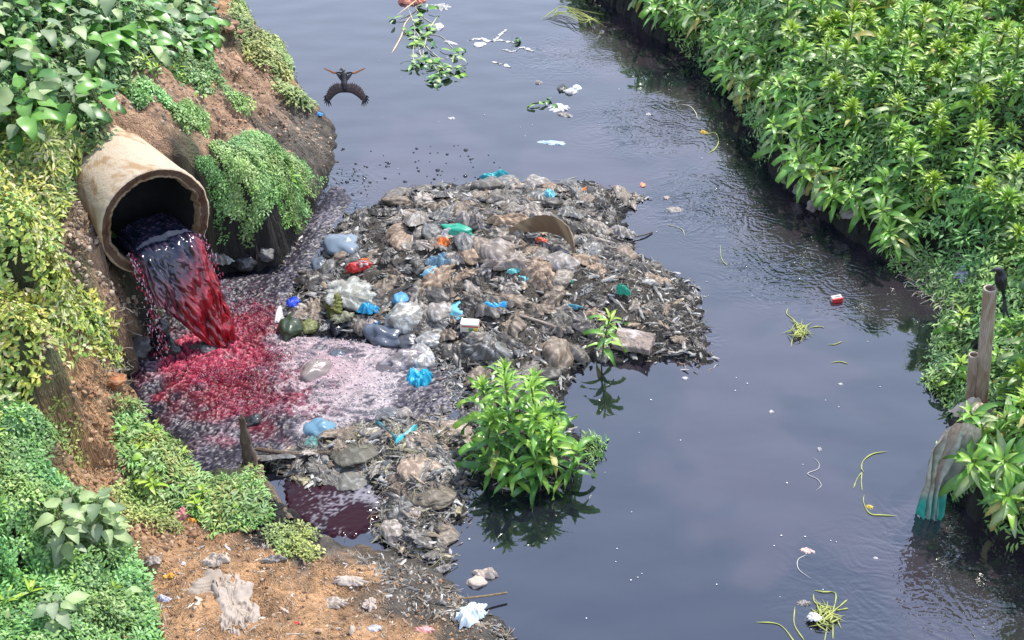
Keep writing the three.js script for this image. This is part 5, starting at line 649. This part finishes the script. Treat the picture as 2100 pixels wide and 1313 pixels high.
// ------------------------------------------------------------------ weeds and rubbish afloat
const strawM = new THREE.MeshStandardMaterial({ color: C(0.33, 0.36, 0.09), roughness: 0.6 }), paleStraw = new THREE.MeshStandardMaterial({ color: C(0.48, 0.47, 0.30), roughness: 0.6 }), scumM = new THREE.MeshPhysicalMaterial({ color: C(0.45, 0.45, 0.42), roughness: 0.5 }), caneM = new THREE.MeshStandardMaterial({ color: C(0.62, 0.46, 0.26), roughness: 0.6 });
const SR = rng(4242), strand = (pts, r = 0.007, lift = 0.004) => { const v = pts.map(([x, y, h], i) => at(x + (i && i < pts.length - 1 ? (SR() - 0.5) * 5 : 0), y + (i && i < pts.length - 1 ? (SR() - 0.5) * 4 : 0), (h ?? 0) + lift)), rad = Array.from({ length: 7 }, (_, i) => r * (i === 0 || i === 6 ? 0.12 : 0.28 + 0.42 * SR())); return bare(bodyTube(v, rad, Math.max(16, pts.length * 6), 6)); };
const floatTube = (name, label, cat, pts, r, mat) => tag(M(name, strand(pts, r), mat), label, cat);
{
  const R = rng(1200), w = thing('weed_raft', 'raft of torn water weed drifting at the top of the river', 'water weed');
  const st = [[[835, 10], [850, 60], [845, 110], [850, 150]], [[900, 30], [880, 60], [870, 90], [865, 130]], [[860, 70], [900, 75], [930, 100], [945, 110]], [[840, 120], [870, 125], [900, 128], [930, 140], [950, 130]], [[850, 15], [870, 40], [900, 55]], [[880, 125], [900, 150], [895, 175]], [[850, 60], [880, 100], [905, 122]], [[858, 95], [872, 118], [905, 118]]].map((p) => strand(p, 0.010)); M('stems', mergeGeometries(st), paleStraw, w);
  const spots = [[803, 40], [840, 65], [862, 25], [872, 12], [880, 55], [885, 65], [850, 82], [858, 84], [882, 92], [862, 118], [878, 122], [892, 126], [850, 128], [905, 138], [888, 150], [896, 170], [890, 162], [935, 140], [940, 150], [930, 108], [940, 113], [905, 152], [872, 130], [848, 45], [870, 70], [860, 55], [925, 142], [850, 125], [884, 133], [900, 160]];
  spots.forEach(([x, y], i) => { for (let k = 0; k < 4; k++) { const m = M('leaf', pick(R, k % 2 ? SHORT : HEART), pick(R, [GREENS.mid, GREENS.deep, GREENS.fresh, GREENS.pale]), w); m.position.copy(at(x + (R() - 0.5) * 16, y + (R() - 0.5) * 12, 0.015 + 0.03 * R())); m.quaternion.copy(eul((R() - 0.6) * 0.9, R() * 6.28, (R() - 0.5) * 0.8)); m.scale.setScalar((k % 2 ? 1.1 : 0.38) + 0.3 * R()); } });
  floatTube('cane', 'orange jointed cane floating at the left of the weed raft', 'cane', [[803, 110], [812, 92], [822, 70], [832, 48], [845, 30]], 0.014, caneM);
  floatTube('cane', 'second cane slanting across the top of the weed raft', 'cane', [[815, 30, 0.03], [845, 8, 0.06], [870, -14, 0.05]], 0.012, caneM);
  F(2, 'orange and blue bag at the top of the weed raft', 842, 4, 54, 20, clean(0.5, 0.17, 0.10), { hgt: 0.09 });
  F(6, 'clear white film beside the weed raft', 902, 14, 44, 44, plastic(0.5, 0.5, 0.5, 0.25), { hgt: 0.04 }); F(3, 'white leaf of film right of the weed raft', 925, 88, 34, 14, WHITE, { turn: -0.6, hgt: 0.04 }); B(0, 'small white knotted bag right of the weed raft', 900, 55, 18, 20, WHITE, { hgt: 0.05 });
  const scum = (label, pts, r = 0.012) => { const g = strand(pts, r * 2.4, 0), q = g.attributes.position; for (let i = 0; i < q.count; i++) { const x = q.getX(i), z = q.getZ(i); q.setXYZ(i, x + 0.03 * n2(x * 14, z * 14) + 0.012 * n2b(x * 50, z * 50), q.getY(i) * 0.25 + 0.003, z + 0.035 * n2(x * 12 + 5, z * 12) + 0.014 * n2(x * 50, z * 50)); } g.computeVertexNormals(); return tag(M('scum_strip', g, scumM), label, 'scum'); };
  scum('pale strip of scum curving off the weed raft', [[960, 85], [985, 80], [1010, 84], [1030, 70], [1040, 62]], 0.011); scum('pale strip of scum ending in a weed curl', [[985, 92], [1000, 88], [1030, 84], [1050, 90], [1065, 88]], 0.009); scum('pale scum strip lying below the weed curl', [[1030, 103], [1050, 104], [1060, 106]], 0.010); scum('broad pale scum strip right of the weed curl', [[1062, 100], [1080, 102], [1095, 106]], 0.016); scum('white scum strip in mid stream below the others', [[1010, 128], [1028, 133], [1048, 137]], 0.012); scum('pale scum strip just below the weed raft', [[915, 118], [930, 120], [945, 116]], 0.008);
  B(3, 'white lump in the curved strip of scum', 984, 92, 24, 14, WHITE, { hgt: 0.04 });
  const wc = thing('weed_curl', 'small dark leafed weed curl at the end of the scum strip', 'water weed'); M('stems', mergeGeometries([strand([[1050, 92], [1058, 95], [1063, 88], [1058, 84], [1050, 88]], 0.007), strand([[1050, 92], [1050, 70, 0.08]], 0.005)]), stemMat, wc); [[1062, 80], [1056, 84], [1068, 78]].forEach(([x, y], i) => { const m = M('leaf', HEART[i], GREENS.deep, wc); m.position.copy(at(x, y, 0.03)); m.rotation.set(-0.2, i * 2, 0.2); m.scale.setScalar(0.5); });
  const gs = thing('weed_bundle', 'dark green weed bundle with white scum floating in mid stream', 'water weed'); M('stems', mergeGeometries([strand([[1080, 220], [1095, 213], [1115, 208], [1128, 203]], 0.012), strand([[1085, 222], [1100, 221], [1108, 219]], 0.010)]), new THREE.MeshStandardMaterial({ color: C(0.10, 0.14, 0.03), roughness: 0.6 }), gs); [[1122, 206], [1105, 212], [1128, 203], [1098, 215], [1134, 214]].forEach(([x, y], i) => { const m = M('leaf', HEART[i % 5], i % 2 ? GREENS.mid : GREENS.deep, gs); m.position.copy(at(x, y, 0.03)); m.rotation.set(0, i * 1.7, 0.1); m.scale.setScalar(0.48); });
  F(1, 'white film bundle beside the dark green weed bundle', 1145, 222, 40, 34, WHITE, { hgt: 0.05 }); F(8, 'white film trailing from the dark weed bundle', 1158, 236, 30, 14, PALE, { hgt: 0.03, turn: -0.5 });
  B(4, 'dark round can like lump floating in mid stream', 1153, 183, 20, 18, clean(0.05, 0.055, 0.045), { hgt: 0.06 }); B(5, 'white lump beside the dark round one in mid stream', 1170, 189, 24, 16, WHITE, { hgt: 0.05 }); B(6, 'pale blue lump right of the white one in mid stream', 1183, 181, 18, 14, clean(0.5, 0.56, 0.6), { hgt: 0.05 });
  F(7, 'small grey and brown flake floating above the weed bundle', 1104, 170, 20, 12, plastic(0.5, 0.47, 0.44), { hgt: 0.04 }); F(0, 'small white flake floating left in mid stream', 926, 243, 18, 14, WHITE, { hgt: 0.03 }); F(5, 'pale sunken bag showing blue white in mid stream', 1132, 293, 56, 14, clean(0.35, 0.45, 0.55), { hgt: 0.02, turn: -0.15 });
  B(2, 'small orange ball floating right of the heap top', 1318, 380, 11, 10, clean(0.7, 0.25, 0.12), { hgt: 0.025 }); F(4, 'cream flake floating right of the heap', 1366, 406, 16, 12, CREAM, { hgt: 0.03 }); F(2, 'pale torn film floating right of the heap', 1382, 430, 34, 18, PALE, { hgt: 0.02 });
  floatTube('floating_straw', 'yellow grass blade floating right of the heap', 'grass', [[1368, 461], [1385, 463], [1398, 472], [1404, 485]], 0.006, paleStraw); floatTube('floating_straw', 'short pale green blade floating at the middle right', 'grass', [[1478, 502], [1477, 520], [1485, 535], [1492, 545]], 0.007, strawM);
  floatTube('floating_straw', 'thin straw lying on the water above the heap', 'grass', [[1130, 368], [1155, 368], [1185, 362]], 0.005, paleStraw); floatTube('floating_straw', 'curved straw on the water near the upper right plants', 'grass', [[1395, 213], [1415, 218], [1428, 230], [1430, 245]], 0.007, paleStraw); floatTube('water_stem', 'looped yellow stem with buds near the upper right plants', 'water weed', [[1436, 262], [1445, 275], [1465, 272], [1473, 288], [1465, 305], [1452, 315]], 0.011, strawM);
  F(6, 'small yellow bud cluster on the looped stem', 1443, 272, 18, 16, clean(0.70, 0.45, 0.05), { hgt: 0.05 });
  const s2 = thing('grass_sheaf', 'sheaf of yellow green stems lying on the water by the upper right plants', 'grass'); M('stems', mergeGeometries([0, 1, 2, 3, 4, 5, 6, 7, 8, 9].map((i) => strand([[1108 + 3 * i, 40 - (i * 7) % 11, 0.01], [1150, 14 + ((i * 5) % 10) * 2.4, 0.05 + 0.01 * (i % 3)], [1195, 22 + ((i * 3) % 10) * 2.6, 0.07], [1238 - (i % 4) * 8, 30 + ((i * 7) % 10) * 2.8, 0.05]], 0.0075))), strawM, s2);
  const tangle = (label, cx, cy, rx, ry, n, seed, extra = []) => { const Q = rng(seed), o = thing('grass_tangle', label, 'grass'), gs = []; for (let i = 0; i < n; i++) { const a = Q() * 6.28, b = a + 1 + Q() * 2.4; gs.push(strand([[cx + Math.cos(a) * rx * (0.7 + 0.5 * Q()), cy + Math.sin(a) * ry * (0.7 + 0.5 * Q())], [cx + (Q() - 0.5) * rx, cy + (Q() - 0.5) * ry, 0.03], [cx + (Q() - 0.5) * rx, cy + (Q() - 0.5) * ry, 0.03], [cx + Math.cos(b) * rx * (0.5 + 0.5 * Q()), cy + Math.sin(b) * ry * (0.5 + 0.5 * Q())]], 0.0055 + 0.003 * Q())); } for (const e of extra) gs.push(strand(e, 0.008)); M('stems', mergeGeometries(gs), strawM, o); return o; };
  tangle('yellow green grass tangle floating on the middle of the open water', 1640, 678, 32, 26, 12, 1, [[[1616, 632], [1612, 645], [1628, 655], [1636, 668]], [[1622, 712], [1625, 695], [1640, 680]], [[1660, 672], [1680, 668], [1690, 672]]]);
  const bt = tangle('large yellow green grass tangle at the bottom of the water', 1690, 1262, 44, 34, 16, 2, [[[1550, 1276], [1600, 1280], [1625, 1310], [1640, 1340]], [[1630, 1245], [1630, 1280], [1650, 1315]], [[1668, 1218], [1672, 1235], [1705, 1250]], [[1670, 1211], [1690, 1214], [1712, 1217], [1712, 1245]], [[1715, 1250], [1738, 1230]], [[1715, 1252], [1740, 1248]], [[1712, 1260], [1725, 1290]], [[1708, 1262], [1708, 1312]], [[1700, 1264], [1690, 1320]]]);
  F(3, 'crumpled white packet lying in the large grass tangle', 1670, 1274, 30, 28, clean(0.78, 0.76, 0.80), { hgt: 0.08, lift: 0.03 }); F(1, 'greyish film at the top left of the large grass tangle', 1648, 1238, 28, 14, PALE, { hgt: 0.03 });
  floatTube('floating_straw', 'green blade floating below the grass tangle at mid water', 'grass', [[1698, 706], [1712, 706], [1728, 700]], 0.007, strawM); floatTube('floating_straw', 'yellow blade floating further below the mid grass tangle', 'grass', [[1704, 744], [1722, 742], [1740, 746]], 0.007, strawM);
  const fork = thing('forked_stem', 'forked yellow stem floating at the right of the open water', 'water weed'); M('stems', mergeGeometries([strand([[1820, 926], [1790, 932], [1772, 945], [1768, 962], [1772, 968]], 0.008), strand([[1768, 968], [1760, 980], [1750, 1002]], 0.007), strand([[1768, 968], [1768, 985], [1768, 1008]], 0.007)]), strawM, fork);
  floatTube('water_stem', 'curved stem with a yellow tip floating below the forked stem', 'water weed', [[1772, 1015], [1770, 1030], [1785, 1052], [1810, 1058], [1840, 1058]], 0.008, strawM); F(6, 'yellow leaf knot on the curved stem', 1783, 1040, 18, 16, clean(0.6, 0.45, 0.08), { hgt: 0.03 });
  floatTube('string', 'pale thread curling on the open water', 'string', [[1668, 938], [1680, 950], [1678, 962], [1656, 970], [1678, 982], [1682, 995], [1674, 1006]], 0.0045, scumM); floatTube('string', 'pale thread trailing from the pinkish scrap', 'string', [[1655, 1138], [1636, 1148], [1640, 1168], [1662, 1186]], 0.0045, scumM); F(8, 'pinkish strip of scrap floating low on the open water', 1655, 1130, 28, 11, clean(0.6, 0.42, 0.36), { turn: -0.3, hgt: 0.02 });
  [[1724, 788, 'tiny white flake under the mid grass tangle'], [1582, 845, 'tiny white flake left of the pale thread'], [1680, 922, 'tiny white flake above the pale thread'], [1796, 1145, 'tiny pale flake at the right below the curved stem'], [1404, 776, 'small grey cone shaped flake off the tip of the heap'], [1330, 235, 'tiny white flake near the upper right ripples']].forEach(([x, y, l], i) => F(i, l, x, y, i === 4 ? 16 : 11, 10, WHITE, { hgt: 0.02, name: 'flake', cat: 'flake' }));
  const fl = []; for (let i = 0; i < 130; i++) { const x = 700 + R() * 1150, y = 20 + R() * 1250, p = at(x, y); if (H(p.x, p.z) > -0.2) continue; fl.push({ m: mtx(p.setY(0.004), eul(0, R() * 6, 0), new THREE.Vector3(0.003 + 0.006 * R() * R(), 0.002, 0.002 + 0.004 * R())), c: C(0.6, 0.6, 0.58) }); }
  tag(instanced('specks', new THREE.IcosahedronGeometry(1, 1), new THREE.MeshStandardMaterial({ roughness: 0.6 }), fl), 'tiny pale specks scattered over the open water', 'specks');
  const bb = []; for (let i = 0; i < 60; i++) { const x = 700 + R() * 330, y = 300 + R() * 75 - (x - 850) * 0.02, p = at(x, y); if (H(p.x, p.z) > -0.05) continue; const s = 0.006 + 0.018 * R() * R(); bb.push({ m: mtx(p.setY(0.002), eul(0, 0, 0), new THREE.Vector3(s, s * 0.75, s)) }); }
  for (let i = 0; i < 80; i++) { const x = 660 + R() * 100, y = 340 + R() * 90, p = at(x, y); if (H(p.x, p.z) > -0.05) continue; const s = 0.005 + 0.012 * R() * R(); bb.push({ m: mtx(p.setY(0.002), eul(0, 0, 0), new THREE.Vector3(s, s * 0.75, s)) }); }
  tag(instanced('bubbles', new THREE.SphereGeometry(1, 14, 8), new THREE.MeshPhysicalMaterial({ color: C(0.03, 0.03, 0.035), roughness: 0.03, ior: 2.0 }), bb), 'gas bubbles on the water above the heap', 'bubbles');
}
// ------------------------------------------------------------------ birds
function bodyTube(pts, rad, seg = 40, rn = 16, flat = 1) { // one continuous skin along a curve, with its own radius everywhere
  const cv = new THREE.CatmullRomCurve3(pts), fr = cv.computeFrenetFrames(seg, false), P = [], I = []; const rr = (t) => { const k = t * (rad.length - 1), i = Math.min(rad.length - 2, Math.floor(k)), f = k - i; return lerp(rad[i], rad[i + 1], f * f * (3 - 2 * f)); };
  for (let i = 0; i <= seg; i++) { const c = cv.getPoint(i / seg), r = rr(i / seg); for (let k = 0; k < rn; k++) { const a = k / rn * 6.2832, v = c.clone().addScaledVector(fr.normals[i], Math.cos(a) * r).addScaledVector(fr.binormals[i], Math.sin(a) * r * flat); P.push(v.x, v.y, v.z); } }
  for (let i = 0; i < seg; i++) for (let k = 0; k < rn; k++) { const a = i * rn + k, b = i * rn + (k + 1) % rn; I.push(a, b, a + rn, b, b + rn, a + rn); } const g = new THREE.BufferGeometry(); g.setAttribute('position', new THREE.Float32BufferAttribute(P, 3)); g.setIndex(I); g.computeVertexNormals(); return g;
}
const V = (x, y, z) => new THREE.Vector3(x, y, z);
function featherGeo(pts, w0, w1, dirs) { // a thin vaned blade along a line of points; dirs gives its sideways direction
  const P = [], I = [], n = pts.length; pts.forEach((p, i) => { const t = i / (n - 1), w = lerp(w0, w1, t) * (t > 0.85 ? lerp(1, 0.35, (t - 0.85) / 0.15) : 1); for (const s of [-1, 0, 1]) for (const y of [1]) { const q = p.clone().addScaledVector(dirs, s * w); P.push(q.x, q.y + (s ? 0 : 0.0015), q.z); } for (const s of [1, 0, -1]) { const q = p.clone().addScaledVector(dirs, s * w); P.push(q.x, q.y - 0.002, q.z - 0.002); } });
  for (let i = 0; i < n - 1; i++) for (let k = 0; k < 6; k++) { const a = i * 6 + k, b = i * 6 + (k + 1) % 6; I.push(a, b, a + 6, b, b + 6, a + 6); } const g = new THREE.BufferGeometry(); g.setAttribute('position', new THREE.Float32BufferAttribute(P, 3)); g.setIndex(I); g.computeVertexNormals(); return g;
}
{
  // flying bird: wings bowed down at either side, body running away to a widely splayed tail with rufous ends
  const c = at(708, 182, 1.35), k = mpp(c), o = thing('flying_bird', 'dark bird flying low over the upper water with bowed wings and splayed tail', 'bird', c);
  o.rotation.set(-0.42, 0, 0); const u = (x, y, z = 0) => V((x - 708) * k, (182 - y) * k, z * k);
  const black = new THREE.MeshStandardMaterial({ color: C(0.003, 0.003, 0.005), roughness: 0.7 }), brown = new THREE.MeshStandardMaterial({ color: C(0.050, 0.034, 0.032), roughness: 0.8 }), quill = new THREE.MeshStandardMaterial({ color: C(0.085, 0.052, 0.048), roughness: 0.8 }), grey = new THREE.MeshStandardMaterial({ color: C(0.10, 0.105, 0.105), roughness: 0.7 }), ruf = new THREE.MeshStandardMaterial({ color: C(0.28, 0.105, 0.035), roughness: 0.7 });
  M('body', bodyTube([u(708, 190, 6), u(708, 182, 7), u(707, 174, 4), u(706, 164, 0), u(705, 154, -5), u(705, 148, -8)], [0.002, 4.6 * k, 6.8 * k, 6.0 * k, 7.2 * k, 0.003]), black, o);
  M('head', bodyTube([u(705, 149, -8), u(704, 146, -9), u(702, 143, -9), u(694, 145, -8)], [0.004, 5.5 * k, 4.5 * k, 0.001], 20, 12), grey, o);
  for (const s of [-1, 1]) {
    const w = thing('x', null); scene.remove(w); w.name = 'wing'; w.userData = {}; o.add(w);
    // wing surface between the smooth leading edge below and the scalloped trailing edge above
    const lead = new THREE.CatmullRomCurve3([V(0, 188, 6), V(14, 190, 4), V(26, 198, -2), V(34, 207, -9)]), trail = new THREE.CatmullRomCurve3([V(2, 174, 5), V(16, 171, 5), V(30, 178, 0), V(39, 192, -6), V(41, 202, -9)]), N = 30, P = [], I = [];
    for (let i = 0; i <= N; i++) { const t = i / N, a = lead.getPoint(t), b = trail.getPoint(t); b.lerp(a, 0.07 * (1 - Math.abs(Math.sin(t * 36)))); for (let j = 0; j <= 5; j++) { const q = a.clone().lerp(b, j / 5), cam = 2.4 * Math.sin(j / 5 * 2.6), v = u(708 + s * q.x, q.y, q.z + cam); P.push(v.x, v.y, v.z); } for (let j = 5; j >= 0; j--) { const q = a.clone().lerp(b, j / 5), v = u(708 + s * q.x, q.y, q.z + 2.4 * Math.sin(j / 5 * 2.6) - 0.9); P.push(v.x, v.y, v.z); } }
    for (let i = 0; i < N; i++) for (let j = 0; j < 12; j++) { const a = i * 12 + j, b = i * 12 + (j + 1) % 12; I.push(a, b, a + 12, b, b + 12, a + 12); }
    const g = new THREE.BufferGeometry(); g.setAttribute('position', new THREE.Float32BufferAttribute(P, 3)); g.setIndex(I); g.computeVertexNormals(); M('coverts', g, brown, w);
    for (let i = 0; i < 13; i++) { const t = 0.10 + 0.87 * i / 12, a = lead.getPoint(t), b = trail.getPoint(t), A = u(708 + s * lerp(a.x, b.x, 0.45), lerp(a.y, b.y, 0.45), lerp(a.z, b.z, 0.5) + 3.2), e = b.clone().sub(a).multiplyScalar(1.10).add(a), Bq = u(708 + s * e.x, e.y, e.z + 1.8), dd = Bq.clone().sub(A).normalize().cross(V(0, 0, 1)).normalize(); M('flight_feather', featherGeo([A, A.clone().lerp(Bq, 0.6), Bq], 1.1 * k, 1.35 * k, dd), i % 2 ? quill : brown, w); }
    M('leading_edge', bodyTube([0, 0.3, 0.6, 0.95].map((t) => { const q = lead.getPoint(t); return u(708 + s * q.x, q.y, q.z + 0.8); }), [1.6 * k, 1.5 * k, 1.3 * k, 0.8 * k], 20, 8), black, w);
    [[35, 207, 31, 217], [37, 206, 36, 219], [39, 204, 41, 217], [40.5, 202, 45, 213], [41, 199, 47, 207], [41, 196, 47, 200]].forEach(([ax, ay, bx, by]) => { const A = u(708 + s * ax, ay, -9), Bp = u(708 + s * bx, by, -13), dir = Bp.clone().sub(A).normalize().cross(V(0, 0, 1)).normalize(); M('flight_feather', featherGeo([A, A.clone().lerp(Bp, 0.5), Bp], 1.5 * k, 1.1 * k, dir), black, w); });
    const tl = (pts, mat, w0, w1) => { const q = pts.map(([x, y, z]) => u(706 + s * x, y, z)), dir = q[q.length - 1].clone().sub(q[0]).normalize().cross(V(0, 0, 1)).normalize(); M('tail_feather', featherGeo(q, w0 * k, w1 * k, dir), mat, o); };
    tl([[2, 168, 0], [9, 160, -3], [17, 150.5, -7]], black, 2.2, 1.8); tl([[2, 152, -6], [10, 149.5, -8], [18, 149, -9]], black, 2, 1.6); tl([[16, 149.5, -8], [22, 150, -9], [30, 146, -10], [38, 142.5, -11], [43, 140, -11]], ruf, 2.3, 0.9); tl([[3, 160, -3], [10, 155, -6], [16, 151, -8]], black, 1.8, 1.6);
  }
}
{
  // long tailed black bird on the tall post
  const c = TP.top.clone(), k = mpp(c) * 1.4, o = thing('perched_bird', 'black long tailed bird perched on the tall bamboo post', 'bird', c), u = (x, y, z = 0) => V((x - 2031) * k, (592 - y) * k / 0.9, z * k), black = new THREE.MeshPhysicalMaterial({ color: C(0.004, 0.004, 0.006), roughness: 0.55 });
  M('body', bodyTube([u(2024, 563, 3), u(2030, 561, 2), u(2036, 562, 0), u(2040, 567, 0), u(2042, 574, 0), u(2045, 583, -1), u(2049, 592, -3), u(2052, 598, -4)], [0.8 * k, 3 * k, 6 * k, 6.6 * k, 9.6 * k, 9.4 * k, 6.4 * k, 3 * k], 40, 16, 0.9), black, o);
  M('beak', bodyTube([u(2021.5, 564, 3.2), u(2025, 563.4, 3), u(2029, 562, 2)], [0.2 * k, 1.0 * k, 1.7 * k], 10, 10), new THREE.MeshStandardMaterial({ color: C(0.03, 0.028, 0.025), roughness: 0.4 }), o);
  M('eye', new THREE.SphereGeometry(0.7 * k, 10, 8), new THREE.MeshPhysicalMaterial({ color: C(0.08, 0.02, 0.01), roughness: 0.1 }), o).position.copy(u(2031.5, 560.5, 6));
  for (const s of [-1, 1]) { M('wing', bodyTube([u(2037, 568, s * 6), u(2042, 575, s * 7.4), u(2048, 588, s * 5), u(2055, 600, s * 1.5)], [1 * k, 4.2 * k, 3.6 * k, 0.6 * k], 24, 12, 0.45), black, o); M('tail_feather', featherGeo([u(2050, 594, -3), u(2055, 608, 2), u(2058 + s * 1.5, 622, 6), u(2062 + s * 4, 634, 9)], 2.0 * k, 2.2 * k, V(1, 0.25, 0)), black, o); M('leg', bodyTube([u(2040 + s * 1.5, 584, s * 2), u(2036 + s * 2.5, 590, s * 2.5), u(2035 + s * 3, 594, s * 2.5)], [1.2 * k, 0.55 * k, 0.7 * k], 10, 8), black, o); }
}
renderer.render(scene, camera);
